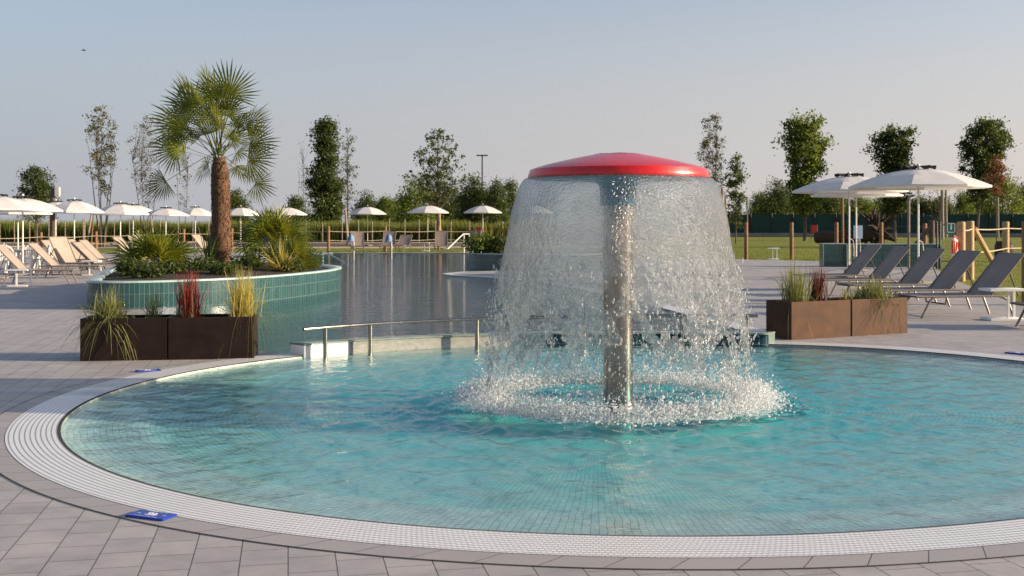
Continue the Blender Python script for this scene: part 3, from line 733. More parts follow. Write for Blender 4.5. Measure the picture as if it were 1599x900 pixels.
# ---------------------------------------------------------------- raised round planters
def round_planter(name, label, pts, H, loc_z=-1.2):
    pts = smooth_poly(pts, 3); n = len(pts); root = empty(name, (pts[0][0], pts[0][1], 0), 0, label, 'planter')
    off = Vector((pts[0][0], pts[0][1]))
    area = sum(pts[i][0]*pts[(i+1) % n][1] - pts[(i+1) % n][0]*pts[i][1] for i in range(n))
    if area < 0: pts = pts[::-1]
    P = [Vector(p) - off for p in pts]; N = []
    for i in range(n):
        d = (P[(i+1) % n] - P[i-1]).normalized(); N.append(Vector((d.y, -d.x)))
    s = [0]
    for i in range(n): s.append(s[-1] + (P[(i+1) % n] - P[i]).length)
    V = []; U = []
    for i in range(n+1):
        p = P[i % n]
        for z in (loc_z, H - .03): V.append((p.x, p.y, z)); U.append((s[i], z - .02))
    link('tiled_wall', np_mesh('tiled_wall', V, [(2*i, 2*i+2, 2*i+3, 2*i+1) for i in range(n)], uv=U), M['teal'], root)
    prof = [(.012, H-.034), (.016, H-.012), (.010, H), (-.20, H), (-.215, H-.01), (-.215, H-.12)]; m = len(prof); V = []
    for i in range(n):
        for d, z in prof: q = P[i] + N[i]*d; V.append((q.x, q.y, z))
    link('rim', np_mesh('rim', V, [(i*m+k, ((i+1) % n)*m+k, ((i+1) % n)*m+k+1, i*m+k+1) for i in range(n) for k in range(m-1)]), M['rim'], root)
    mb = MB(); q = [P[i] - N[i]*.2 for i in range(n)]; cen = sum(q, Vector((0, 0)))/n
    mb.add([(v.x, v.y, H-.05) for v in q] + [(cen.x, cen.y, H+.06)], [(i, (i+1) % n, n) for i in range(n)]); mb.build('soil', M['soil'], root)
    return root
PH = .5
round_planter('raised_planter', 'large rounded planter clad in teal tiles holding the tall palm', [(-7.55, 19.75), (-6.7, 19.75), (-6.0, 20.2), (-5.3, 20.9), (-4.75, 21.9), (-4.3, 23.3), (-3.9, 25.2), (-4.1, 27.2), (-5.2, 29), (-7.2, 29.8), (-9.0, 29.0), (-9.5, 26.5), (-8.55, 23.0), (-7.9, 21.0)], PH)
round_planter('raised_planter', 'teal tiled planter at the far end of the lagoon, partly behind the water bell', [(1.0 + 2.75*math.cos(2*PI*k/16), 40.6 + 2.6*math.sin(2*PI*k/16)) for k in range(16)], PH)

# the tall palm
PY = 27.0; SX = F/PY
px0 = Vector((X(344, PY), PY, PH))
palm = empty('palm_tree', px0, 0, 'tall fan palm with shaggy brown trunk in the teal planter', 'palm')
m = MB(); H_ = Z(246, PY) - PH
prof = []
pts = []; rr_ = []
for k in range(40):
    t_ = k/39; pts.append((.03*math.sin(t_*3) - .03*t_, 0, -.1 + (H_+.1)*t_)); rr_.append((.20 + .012*math.sin(t_*10) + (.03*math.sin(min(1, t_*1.3)*PI)) - .06*max(0, t_-.85)/.15) * (1 + .035*(k % 2)))
m.tube(pts, rr_, 22)
for k in range(900):                                   # hanging fibres
    t_ = random.random(); a_ = random.random()*2*PI; i_ = min(39, int(t_*39)); r_ = rr_[i_]*.98; p = Vector((pts[i_][0] + r_*math.cos(a_), r_*math.sin(a_), pts[i_][2])); w_ = random.uniform(.012, .03)
    tg = Vector((-math.sin(a_), math.cos(a_), 0)); o_ = Vector((math.cos(a_), math.sin(a_), 0)); l_ = random.uniform(.06, .16)
    m.add([p - tg*w_, p + tg*w_, p + o_*random.uniform(.02, .06) + Vector((0, 0, random.choice((1, -1))*l_)) + tg*random.uniform(-.03, .03)], [(0, 1, 2)])
m.build('trunk', M['palmtrunk'], palm)
top = Vector((-.03, 0, H_))
NF = 29
FR = [(367,150,.80,.75),(338,150,.70,.5),(305,150,.80,.4),(285,168,.82,.5),(280,188,.85,.9),(275,208,.7,.9),(263,232,.7,.85),(320,178,.75,.3),(348,188,.7,.85),(366,176,.65,.9),(392,200,.75,.25),(388,186,.7,.3),(404,222,.70,.3),(400,252,.75,.25),(372,262,.6,.6),(318,258,.55,.5),(264,284,.68,.35),(408,288,.62,.3),(360,215,.6,.8),(310,215,.7,.25),(330,130,.6,.3),(290,230,.6,.7),(380,240,.6,.5),(345,225,.6,.4),(330,205,.65,.3),(370,208,.6,.35),(355,170,.72,.3),(300,160,.72,.3),(295,200,.75,.3),(325,195,.7,.35),(358,195,.7,.3),(385,205,.7,.25),(398,235,.68,.3),(335,160,.7,.3),(275,225,.62,.8),(312,225,.6,.3),(388,262,.6,.3),(347,245,.5,.6)]
for k, (fx, fy, L_, ye) in enumerate(FR[:NF]):
    dy = random.uniform(-.7, .6) if k < 26 else random.uniform(-.75, -.2); hub = Vector((X(fx, PY) - px0.x, dy, Z(fy, PY) - PH)); low = (fx, fy) in ((264, 284), (408, 288)); hub = hub if low else top + (hub - top)*random.uniform(.74, .98); L_ = L_ if low else L_*1.12; tv = Vector((random.gauss(0, .25), -1, random.uniform(0, .5))) if (fx, fy) in ((263, 232), (264, 284), (408, 288), (367, 150), (280, 188), (400, 252)) else None; frond(palm, top + Vector((random.uniform(-.08, .08), random.uniform(-.08, .08), random.uniform(-.2, .15))), hub, L_*1.04, 26, random.uniform(82, 112), random.uniform(.02, .16), ye*1.2, tv)
def fan_palm(label, px, Y, zb, nf, pet, L, stem=0, yellow=.5, seed=1):
    random.seed(seed); root = empty('fan_palm', (X(px, Y), Y, zb), 0, label, 'palm')
    if stem: MB().tube([(0, 0, -.05), (.02, 0, stem*.5), (0, 0, stem)], [.13, .12, .10], 10).build('trunk', M['palmtrunk'], root)
    for k in range(nf):
        az = 2*PI*k/nf*1.0 + random.uniform(-.3, .3); el = random.uniform(.15, 1.35); l_ = pet*random.uniform(.7, 1.15)
        hub = Vector((math.cos(az)*math.cos(el)*l_, math.sin(az)*math.cos(el)*l_, stem + math.sin(el)*l_)); frond(root, Vector((0, 0, stem)), hub, L*random.uniform(.8, 1.15), 18, 95, .15, yellow*random.uniform(.5, 1.4), pet=.008)
    return root
fan_palm('bushy low fan palm at the left end of the teal planter', 246, 23.2, PH, 34, .52, .58, 0, 1.05, 3)
fan_palm('small fan palm on a short stem right of the tall palm', 428, 26.0, PH, 30, .50, .62, .48, 1.0, 4)
fan_palm('low fan palm spreading in front of the short stemmed palm', 455, 25.2, PH, 20, .40, .50, 0, .8, 5)
def shrub(label, px, Y, zb, r, h, mat, n=900, leaf=.07, name='shrub', cat='shrub', group=None, flat=1.0):
    C = rng.normal(0, 1, (n, 3)); C /= np.linalg.norm(C, axis=1, keepdims=True); C *= (rng.random((n, 1))**.4); bump = np.array([.75 + .5*mnoise.noise(Vector(c*1.8) + Vector((px*.1, 0, 0))) for c in C])[:, None]
    C = C*bump*np.array([r, r*flat, h*.6]) + np.array([0, 0, h*.45]); C[:, 2] = np.maximum(C[:, 2], .02)
    root = empty(name, (X(px, Y), Y, zb), 0, label, cat, group)
    mb = MB()
    for k in range(9): a_ = random.random()*6.28; mb.tube([(0, 0, -.03), (math.cos(a_)*r*.3, math.sin(a_)*r*.3, h*.35), (math.cos(a_)*r*.6, math.sin(a_)*r*.6, h*.7)], [.015, .01, .005], 4, False)
    mb.build('stems', M['bark'], root); leaf_cards('foliage', C, leaf, M[mat], root, np.clip(rng.normal(.45, .25, n), 0, 1)); return root
shrub('dark leafy shrub at the left rim of the teal planter', 205, 22.3, PH-.05, .42, .42, 'leafdark')
shrub('dark ground shrub under the low fan palm in the teal planter', 268, 22.6, PH-.05, .5, .36, 'leafdark')
shrub('dark spreading shrub at the foot of the palm trunk', 318, 23.5, PH-.05, .5, .42, 'leafdark')
shrub('low dark shrub between the palm trunk and the yucca', 385, 24.5, PH-.05, .5, .46, 'leafdark')
shrub('low green shrub at the right rim of the teal planter', 478, 26.2, PH-.05, .42, .35, 'leaf')
tuft('yucca', 'pale striped yucca with stiff blades near the right of the teal planter', 'yucca', (X(440, 24.2), 24.2, PH), 60, .75, .045, .75, .12, 'grassgold', .04, (0, .5))
tuft('flax_plant', 'dark strappy flax with arching blades beside the palm trunk', 'flax', (X(398, 26.5), 26.5, PH), 46, 1.05, .05, .6, .35, 'leafdark', .05, (.3, 1))
tuft('flax_plant', 'flax with tall stiff blades left of the palm trunk', 'flax', (X(326, 25.6), 25.6, PH), 34, 1.15, .045, .45, .2, 'leafdark', .05, (.3, 1))
shrub('low dark shrub at the front rim of the teal planter, left of the red grass', 232, 21.4, PH-.05, .42, .34, 'leafdark')
shrub('low dark shrub at the front rim above the golden grass', 350, 22.6, PH-.05, .45, .34, 'leafdark')
shrub('low dark shrub between the yucca and the right rim', 452, 24.4, PH-.05, .42, .36, 'leafdark')
# plants of the second planter
shrub('rounded dark green bush at the left of the far teal planter', 752, 39.6, PH-.05, .75, .8, 'leaf', 1500, .10)
shrub('second dark bush beside the canna leaves in the far teal planter', 778, 39.4, PH-.05, .6, .75, 'leafdark', 1000, .1)
tuft('canna_plant', 'upright yellow green canna leaves in the far teal planter', 'canna', (X(778, 40.3), 40.3, PH), 70, 1.35, .13, .38, .2, 'leafyellow', .25, (.2, 1))
tuft('canna_plant', 'taller green canna leaves in the far planter seen through the water edge', 'canna', (X(800, 40.6), 40.6, PH), 70, 1.5, .14, .36, .2, 'leaf', .25, (.5, 1))

# ---------------------------------------------------------------- box planters
def box_planter(label, p0, ang, L, D, H, mat):
    root = empty('planter_box', (p0[0], p0[1], 0), ang, label, 'planter', 'rusted steel planter boxes by the round pool')
    m = MB(); t_ = .018
    m.box((L/2, t_/2, H/2), (L, t_, H)); m.box((L/2, D-t_/2, H/2), (L, t_, H)); m.box((t_/2, D/2, H/2), (t_, D-2*t_, H)); m.box((L-t_/2, D/2, H/2), (t_, D-2*t_, H)); m.box((L/2, D/2, .03), (L-2*t_, D-2*t_, .03))
    # folded lip
    m.box((L/2, .028, H-.004), (L-.002, .05, .012)); m.box((L/2, D-.028, H-.004), (L-.002, .05, .012))
    m.build('box', mat, root, smooth=False)
    MB().box((L/2, D/2, H-.09), (L-2*t_-.002, D-2*t_-.002, .06)).build('soil', M['soil'], root)
    return root
A1 = math.atan2(.24, 1.85); d1 = Vector((math.cos(A1), math.sin(A1), 0)); n1_ = Vector((-math.sin(A1), math.cos(A1), 0)); L0 = Vector((-4.74, 12.30, 0))
box_planter('shade-darkened brown steel planter box left of the pool holding spiky green grass', L0, A1, .925, .5, .465, M['cortenshade'])
box_planter('shade-darkened brown steel planter box left of the pool holding red and golden grasses', L0 + d1*.94, A1, .925, .5, .465, M['cortenshade'])
A2 = math.atan2(.95, 1.84); d2 = Vector((math.cos(A2), math.sin(A2), 0)); n2_ = Vector((-math.sin(A2), math.cos(A2), 0)); R0 = Vector((3.63, 14.55, 0))
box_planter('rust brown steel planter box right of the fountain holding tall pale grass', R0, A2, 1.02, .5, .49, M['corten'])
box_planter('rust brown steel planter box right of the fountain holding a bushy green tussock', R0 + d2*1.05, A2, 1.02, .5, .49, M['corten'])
def at_box(o, d, n_, u, v, z=.43): return o + d*u + n_*v + Vector((0, 0, z))
rng = np.random.default_rng(5)
tuft('grass_plant', 'spiky green and cream tussock spilling over the left planter box', 'grass plant', at_box(L0, d1, n1_, .25, .2), 420, .52, .012, .95, .6, 'grassgreen', .08, (.35, 1))
tuft('grass_plant', 'thin wispy green tuft behind the spiky tussock in the left planter box', 'grass plant', at_box(L0, d1, n1_, .72, .3), 110, .46, .006, .4, .3, 'grassgreen', .05, (0, .5))
tuft('grass_plant', 'red tipped blood grass standing upright in the left planter box', 'grass plant', at_box(L0, d1, n1_, 1.13, .25), 190, .56, .012, .17, .08, 'grassred', .06, (.1, .9))
tuft('grass_plant', 'tall golden feather grass fanning out of the left planter box', 'grass plant', at_box(L0, d1, n1_, 1.70, .25), 320, .70, .009, .30, .45, 'grassgold', .06, (.1, 1))
tuft('grass_plant', 'fine pale arching stems trailing right of the golden grass', 'grass plant', at_box(L0, d1, n1_, 1.78, .27), 110, .85, .004, .6, 1.0, 'grassgold', .03, (0, .6))
tuft('grass_plant', 'tall pale green grass fanning at the left end of the right planter', 'grass plant', at_box(R0, d2, n2_, .26, .22), 280, .70, .010, .36, .3, 'grassgreen', .07, (.4, 1))
tuft('grass_plant', 'dry curled stems hanging over the front of the right planter', 'grass plant', at_box(R0, d2, n2_, .35, .14, .45), 36, .42, .006, 1.0, 1.5, 'grassgold', .12, (0, .3))
tuft('grass_plant', 'dark red grass standing between pale grass and the tussock', 'grass plant', at_box(R0, d2, n2_, .72, .28), 80, .56, .02, .16, .1, 'darkred', .05, (.1, 1))
tuft('grass_plant', 'thin orange green tuft at the middle gap of the right planter', 'grass plant', at_box(R0, d2, n2_, 1.2, .25), 80, .30, .007, .7, .5, 'grassgold', .06, (0, .4))
tuft('grass_plant', 'bushy bright green tussock hanging over the right planter box end', 'grass plant', at_box(R0, d2, n2_, 1.66, .24), 620, .52, .010, .85, .6, 'grassgreen', .12, (.1, .7))

# ---------------------------------------------------------------- depth markers
def depth_tile(label, p, ang, sx=.24, sy=.115):
    root = empty('depth_marker', (p[0], p[1], .004), ang, label, 'depth marker', 'blue depth tiles set along the pool edge')
    MB().box((0, 0, .006), (sx, sy, .012), bev=.003).build('tile', M['blue'], root, smooth=False)
    cu = bpy.data.curves.new('number', 'FONT'); cu.body = '50'; cu.size = .062; cu.align_x = 'CENTER'; cu.align_y = 'CENTER'; cu.extrude = .0006; cu.offset = .0015
    o = bpy.data.objects.new('number', cu); col.objects.link(o); bpy.context.view_layer.update()
    me = bpy.data.meshes.new_from_object(o); bpy.data.objects.remove(o); me.name = 'number'
    link('number', me, M['white'], root, (0, 0, .0132))
    m = MB()
    for s_ in (-1, 1): m.box((s_*sx*.33, .0, .0128), (.018, .004, .001)); m.box((0, s_*sy*.40, .0128), (sx*.55, .003, .001))
    m.build('printed_lines', M['white'], root, smooth=False)
pm = G(236, 808); depth_tile('blue tile marked 50 in the paving at the lower left', pm, R(-22))
pm = G(231, 580.5); depth_tile('blue depth tile on the far left rim in front of the dark planter', pm, R(28))
pm = G(1588, 553); depth_tile('blue depth tile on the far right rim at the picture edge', pm, R(-52))

# ---------------------------------------------------------------- umbrellas
def umbrella(label, x, y, Rr, rim, dome, big=False, zb=0.0, group='white parasols round the pool', rot=.3):
    root = empty('parasol', (x, y, zb), rot, label, 'parasol', group)
    m = MB(); m.tube([(0, 0, .03), (0, 0, rim + dome*.9)], .024 if big else .022, 12); m.build('pole', M['whitemetal'], root)
    # canopy : eight gores, sagging between the ribs
    m = MB(); NRr, NS = 8, 4; n = 8*NS; V = []
    for i in range(NRr+1):
        t_ = .10 + .90*i/NRr; 
        for k in range(n):
            a_ = 2*PI*k/n; fr = (k % NS)/NS; sag = math.sin(fr*PI)
            r_ = Rr*t_*(1 - .055*sag*t_); z_ = rim + dome*(1 - t_**1.75) - .035*sag*t_*dome/.5 + .02*sag*t_**6
            V.append((r_*math.cos(a_), r_*math.sin(a_), z_))
    Fq = [(i*n+k, (i+1)*n+k, (i+1)*n+(k+1) % n, i*n+(k+1) % n) for i in range(NRr) for k in range(n)]
    # hem
    b = len(V); V += [(x_*1.0, y_*1.0, z_-.05) for x_, y_, z_ in V[NRr*n:NRr*n+n]]
    Fq += [(NRr*n+k, b+k, b+(k+1) % n, NRr*n+(k+1) % n) for k in range(n)]
    me = np_mesh('canopy', V, Fq, smooth=True); me.set_sharp_from_angle(angle=R(14)); link('canopy', me, M['canvas'], root)
    m = MB(); nv = 32; V = []
    for i, t_ in enumerate((.02, .15, .25)):
        for k in range(nv):
            a_ = 2*PI*k/nv; V.append((Rr*t_*math.cos(a_), Rr*t_*math.sin(a_), rim + dome*1.0 + .07 - .045*i/2 + ((.05 if big else .03)*math.cos(a_*8)*(i/2))))
    m.add(V, [(i*nv+k, (i+1)*nv+k, (i+1)*nv+(k+1) % nv, i*nv+(k+1) % nv) for i in range(2) for k in range(nv)]); m.build('vent_flap', M['vent'], root)
    m = MB(); m.ball((0, 0, rim + dome + .085), .042, 10, (1, 1, 1.2)); m.tube([(0, 0, rim+dome*.9), (0, 0, rim+dome+.06)], .02, 8); m.build('finial', M['plastic'], root)
    m = MB(); m.box((0, 0, .03), (.55, .55, .06), bev=.015); m.tube([(0, 0, .05), (0, 0, .35)], .034, 12); m.build('base', M['concrete'], root)
    for k in range(8):
        a_ = 2*PI*k/8; c_, s_ = math.cos(a_), math.sin(a_)
        pts = [(Rr*t_*c_, Rr*t_*s_, rim + dome*(1 - t_**1.75) - .02) for t_ in (.1, .35, .6, .8, .985)]
        MB().tube(pts, .009, 5).build('rib', M['whitemetal'], root)
    if big:
        m = MB(); m.tube([(.03, 0, 1.1), (.12, -.02, 1.05), (.15, -.02, .8), (.14, -.02, .6)], .011, 8); m.build('strap', M['canvas'], root)
    return root
ULEFT = [  # pole px, base y, rim y, top y, half width px, label
 (-6, 436, 326, 304, 66, 'parasol cut by the left picture edge, nearest of the left row'),
 (35.5, 430, 328, 307, 58, 'white parasol above the white plastic chairs at the far left'),
 (28, 418, 333, 314, 50, 'white parasol partly hidden below the leftmost canopies'),
 (87, 402, 331, 314, 40, 'white parasol half hidden behind its neighbour, left of the first free canopy'),
 (116, 410, 331, 312, 44, 'white parasol left of the cluster, over three raised lounger backs'),
 (188, 405, 334, 317, 42, 'white parasol over the row just left of the tall palm fronds'),
 (208, 394, 334, 319, 38, 'white parasol overlapping to the right of the one before the low fan palm'),
 (259, 399, 336, 324, 35, 'white parasol under the low hanging palm frond'),
 (305, 391, 336, 323, 29, 'white parasol just left of the palm trunk'),
 (376, 388, 336, 323, 30, 'white parasol just right of the palm trunk'),
 (447, 386, 335, 323, 32, 'white parasol behind the short stemmed fan palm'),
 (574, 384, 334, 322, 29, 'white parasol alone between the slim tree and the lagoon spouts'),
 (668, 384, 332, 320, 32, 'white parasol under the sparse round tree beyond the lagoon'),
 (754, 383, 332, 320, 30, 'white parasol below the lamp mast beyond the lagoon'),
 (832, 384, 332, 320, 30, 'white parasol mostly hidden by the water bell')]
for k, (px, by, ry, ty, hw, lab) in enumerate(ULEFT):
    p = G(px, by); s = F/p.y; rim = Z(ry, p.y); top_ = Z(ty, p.y)
    umbrella(lab, p.x, p.y, hw/s*1.03, rim, max(.25, top_-rim-.05), False, rot=.2+.37*k)
for px, by, ry, ty, hw, lab in [(1326, 433, 298, 272, 86, 'white parasol left of the pair by the grey loungers'), (1434, 444, 291, 260, 103, 'largest white parasol in front, above the charcoal loungers'), (1337, 424, 305, 288, 68, 'lower white parasol behind the pair by the grey loungers')]:
    p = G(px, by); s = F/p.y; rim = Z(ry, p.y); umbrella(lab, p.x, p.y, hw/s*1.03, rim, Z(ty, p.y)-rim-.06, True, rot=.35)

# ---------------------------------------------------------------- loungers
def lounger(sling, back_ang=47):
    root = empty('sun_lounger', (0, 0, 0))
    Wd = .33; ca, sa = math.cos(R(back_ang)), math.sin(R(back_ang)); hx, hz = 1.28, .345
    def slab(p0, p1, name, par):
        m = MB(); n = 7; d = Vector(p1) - Vector(p0); V = []
        up = Vector((-d.z, 0, d.x)).normalized()
        for i in range(n):
            t_ = i/(n-1)
            for k in range(5):
                y = -Wd + 2*Wd*k/4; sg = -.018*math.sin(PI*k/4)*math.sin(PI*t_); c = Vector(p0) + d*t_ + up*sg; V.append((c.x, y, c.z))
        nv = len(V); V += [(a - up.x*.012, b, c - up.z*.012) for a, b, c in V]
        f = [(i*5+k, (i+1)*5+k, (i+1)*5+k+1, i*5+k+1) for i in range(n-1) for k in range(4)]
        f2 = [tuple(nv+q for q in reversed(x_)) for x_ in f]
        ed = [(i*5, nv+i*5, nv+(i+1)*5, (i+1)*5) for i in range(n-1)] + [((i+1)*5+4, nv+(i+1)*5+4, nv+i*5+4, i*5+4) for i in range(n-1)] + [(k+1, nv+k+1, nv+k, k) for k in range(4)] + [((n-1)*5+k, nv+(n-1)*5+k, nv+(n-1)*5+k+1, (n-1)*5+k+1) for k in range(4)]
        m.add(V, f + f2 + ed); return m.build(name, sling, par)
    slab((.0, 0, .355), (hx, 0, .355), 'seat', root)
    bk = slab((hx, 0, hz+.01), (hx + .86*ca, 0, hz + .01 + .86*sa), 'backrest', root)
    for s in (-1, 1):
        y = s*(Wd+.014)
        MB().tube([(hx-.02, y, hz), (hx + .88*ca, y, hz + .88*sa)], .016, 8).build('backrest_rail', M['framemetal'], bk)
        MB().tube([(-.03, y, .345), (.9, y, .345), (1.62, y, .345)], .019, 8).build('side_rail', M['framemetal'], root)
        MB().tube([(.34, y, .342), (.26, y, .325), (.20, y, .27), (.06, y, .01), (.055, y, 0)], .018, 8).build('leg', M['framemetal'], root)
        MB().tube([(1.42, y, .342), (1.50, y, .325), (1.56, y, .27), (1.66, y, .01), (1.665, y, 0)], .018, 8).build('leg', M['framemetal'], root)
        MB().tube([(hx + .5*ca, y*.93, hz + .5*sa), (hx + .48, y*.93, .34)], .011, 6).build('support_strut', M['darkmetal'], root)
    for xx_ in (.02, .7, 1.55): MB().tube([(xx_, -Wd, .335), (xx_, Wd, .335)], .014, 6).build('crossbar', M['darkmetal'], root)
    MB().tube([(.5, -Wd, .335), (.5, -Wd*.9, .22), (.5, Wd*.9, .22), (.5, Wd, .335)], .012, 6).build('stretcher', M['darkmetal'], root)
    m = MB(); m.tube([(hx + .88*ca, -Wd-.014, hz + .88*sa), (hx + .88*ca, Wd+.014, hz + .88*sa)], .016, 8); m.build('top_bar', M['framemetal'], bk)
    return root
PROTO = {}
def place_lounger(kind, x, y, rz, label, ang=47, group=None):
    key = (kind, ang)
    if key not in PROTO: o = PROTO[key] = lounger(M['slinggrey' if kind == 'g' else 'slingbeige'], ang)
    else: o = copy_tree(PROTO[key])
    o.location = (x, y, 0); o.rotation_euler = (0, 0, rz); tag(o, label, 'sun lounger', group or ('charcoal loungers in a row on the right' if kind == 'g' else 'taupe loungers under the left parasols')); return o
def by_hinge(kind, hx_, hy_, rz, label, ang=47, group=None):
    c, s = math.cos(rz), math.sin(rz); return place_lounger(kind, hx_ - 1.28*c, hy_ - 1.28*s, rz, label, ang, group)
rz = R(9)
by_hinge('g', 7.70, 18.45, rz, 'charcoal lounger nearest on the right, behind the white side table', 50)
by_hinge('g', 7.68, 20.1, rz, 'charcoal lounger second from the right, left of the one by the side table', 50)
by_hinge('g', 7.75, 21.9, rz, 'charcoal lounger just behind the pole of the largest parasol', 50)
by_hinge('g', 7.75, 23.8, rz, 'charcoal lounger between the two parasol poles', 50)
by_hinge('g', 7.8, 25.8, rz, 'charcoal lounger farthest in the right row, next to the tiled screen', 50)
place_lounger('g', 7.40, 16.15, R(6), 'lounger showing only its foot end at the right picture edge', 50)
for bx, sy, Yh, rz_, ang, lab in [
    (37, 417, 28.5, 6, 47, 'taupe lounger nearest on the left, its foot behind the low side table'),
    (86, 414, 31.5, 4, 45, 'taupe lounger with its low back slanting in front of the plastic chairs'),
    (100, 409, 35.5, -14, 48, 'taupe lounger with its back just left of the steep upright one'),
    (106, 409, 34.0, -24, 62, 'taupe lounger with the steepest back among the left group'),
    (128, 402, 37.5, -18, 48, 'taupe lounger right of the steep back, turned towards the camera'),
    (152, 406, 33.5, 2, 45, 'taupe lounger with long seat before the left end of the teal planter'),
    (158, 400, 38.0, 0, 45, 'taupe lounger just behind the one with the long seat'),
    (204, 394, 43.0, -8, 50, 'taupe lounger between two parasol poles behind the low fan palm'),
    (222, 394, 45.0, -35, 55, 'taupe lounger right of the parasol pole behind the low fan palm'),
    (322, 391, 54.0, -20, 48, 'taupe lounger seen left of the palm trunk')]:
    by_hinge('b', X(bx, Yh), Yh, R(180 + rz_), lab, ang)
for px, Y, rz_, ang, lab in [(558, 61.8, 100, 62, 'grey lounger behind the left covered lagoon spout'), (607, 62.2, 88, 62, 'grey lounger behind the right covered lagoon spout'), (630, 62.6, 80, 40, 'grey lounger with a lower back right of the covered spout'), (689, 61.8, 92, 66, 'grey lounger with upright back left of the white sloping rail'), (739, 61.8, 75, 66, 'grey lounger with upright back right of the white sloping rail')]:
    by_hinge('g', X(px, Y), Y, R(rz_), lab, ang, 'grey loungers on the lawn beyond the lagoon')

# ---------------------------------------------------------------- side tables, chairs
def side_table(label, x, y, rz, h=.48, l=.58):
    root = empty('side_table', (x, y, 0), rz, label, 'side table', 'white side tables by the loungers')
    MB().box((0, 0, h-.02), (l, .40, .04), bev=.006).build('tabletop', M['whitemetal'], root)
    for s_ in (-.13, .17): MB().box((l/2-.03 if s_ > 0 else l/2-.28, s_, h/2), (.035, .035, h-.082)).build('leg', M['whitemetal'], root)
    MB().box((.0, 0, .02), (l*.95, .36, .04), bev=.006).build('base', M['whitemetal'], root)
p = G(1566, 499); side_table('white side table by the nearest right lounger', X(1566, 17.6), 17.6, R(4), .50, .60)
side_table('small white table alone at the lawn edge right of the fountain', X(1207, 48.0), 48.0, 0, .50, .48)
side_table('white side table in front of the nearest left lounger', X(30, 27.2), 27.2, R(8), .42, .5)
side_table('white side table at the foot of the left loungers near the teal planter', X(143, 33.0), 33.0, R(5), .45, .5)
side_table('small white table beyond the lagoon under a parasol', X(664, 63), 63, 0, .5, .5)
def plastic_chair(label, x, y, rz):
    root = empty('plastic_chair', (x, y, 0), rz, label, 'chair', 'white plastic chairs at the far left')
    m = MB(); m.box((0, 0, .43), (.46, .44, .03), bev=.012); m.build('seat', M['plastic'], root)
    m = MB(); n = 9; arch = []
    for k in range(n+1):
        a_ = PI*k/n; arch.append((-.25*math.cos(a_), .21 + .05*math.sin(a_), .60 + .26*math.sin(a_)))
    m.tube([(-.24, .2, .42)] + arch + [(.24, .2, .42)], .026, 8)
    for k in range(-3, 4): m.box((k*.058, .245, .44 + .19 + .02*(3-abs(k))), (.034, .012, .40 + .03*(3-abs(k))))
    m.build('backrest', M['plastic'], root)
    for s_ in (-1, 1):
        m = MB(); m.tube([(s_*.25, .22, .66), (s_*.28, .0, .66), (s_*.28, -.18, .64), (s_*.27, -.21, .45)], .024, 8); m.build('armrest', M['plastic'], root)
        for t_ in (-1, 1): MB().tube([(s_*.22, t_*.19, .43), (s_*.26, t_*.24, 0)], [.036, .026], 8).build('leg', M['plastic'], root)
for px, Y, rz_, lab in [(8, 33.5, 30, 'white plastic chair cut by the left picture edge'), (22, 35.0, -60, 'white plastic chair behind the leftmost one, back to the pool'), (46, 36.0, 5, 'white plastic chair with its round back between the two parasol poles'), (63, 34.5, -75, 'white plastic chair turned sideways right of the parasol poles'), (74, 37.0, -100, 'white plastic chair farthest right of the plastic chairs')]:
    plastic_chair(lab, X(px, Y), Y, R(rz_))
pt = empty('plastic_table', (X(34, 34.6), 34.6, 0), 0, 'white plastic table among the plastic chairs', 'table')
MB().lathe([(.001, .70), (.42, .70), (.44, .715), (.43, .73), (.001, .73)], 28).build('tabletop', M['plastic'], pt)
for k in range(4): MB().tube([(.3*math.cos(k*PI/2+.7), .3*math.sin(k*PI/2+.7), .70), (.36*math.cos(k*PI/2+.7), .36*math.sin(k*PI/2+.7), 0)], .03, 8).build('leg', M['plastic'], pt)

# ---------------------------------------------------------------- far setting
def quad_sheet(name, pts, z, mat):
    mb = MB(); mb.add([(x, y, z) for x, y in pts], [tuple(range(len(pts)))]); return tag(mb.build(name, mat, smooth=False), kind='structure')
quad_sheet('gravel_path', [(-60, 68), (-8, 72.5), (3.5, 75), (8, 78), (8, 83), (3, 79), (-8, 77), (-60, 72)], -.022, M['gravel'])
quad_sheet('bare_earth', [(-70, 74), (-8, 78.4), (3, 80.2), (9, 84), (12, 101), (-70, 101)], -.026, M['earth'])
quad_sheet('service_track', [(-70, 89), (10, 93), (10, 97), (-70, 93)], -.018, M['gravel'])
rng = np.random.default_rng(21)
n = 60000
bx = rng.uniform(-66, 13, n); by = 99 + 7*rng.random(n)**1.3; B = np.stack([bx, by, np.full(n, -.05)], -1)
az = rng.random(n)*2*PI; tl = np.abs(rng.normal(0, .2, n)); D = np.stack([np.cos(az)*np.sin(tl), np.sin(az)*np.sin(tl), np.cos(tl)], -1)
hh = np.array([2.15 + .40*mnoise.noise(Vector((x_*.25, 0, 0))) + .25*mnoise.noise(Vector((x_*1.3, 3, 0))) for x_ in bx])*rng.uniform(.72, 1.12, n)
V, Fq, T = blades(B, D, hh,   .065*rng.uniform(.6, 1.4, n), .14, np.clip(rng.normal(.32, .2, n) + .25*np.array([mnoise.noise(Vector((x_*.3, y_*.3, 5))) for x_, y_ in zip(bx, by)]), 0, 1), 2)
tag(link('tall_grass', np_mesh('tall_grass', V, Fq, tint=T), M['reed']), 'belt of tall green field grass behind the rope fence', 'grass', kind='stuff')
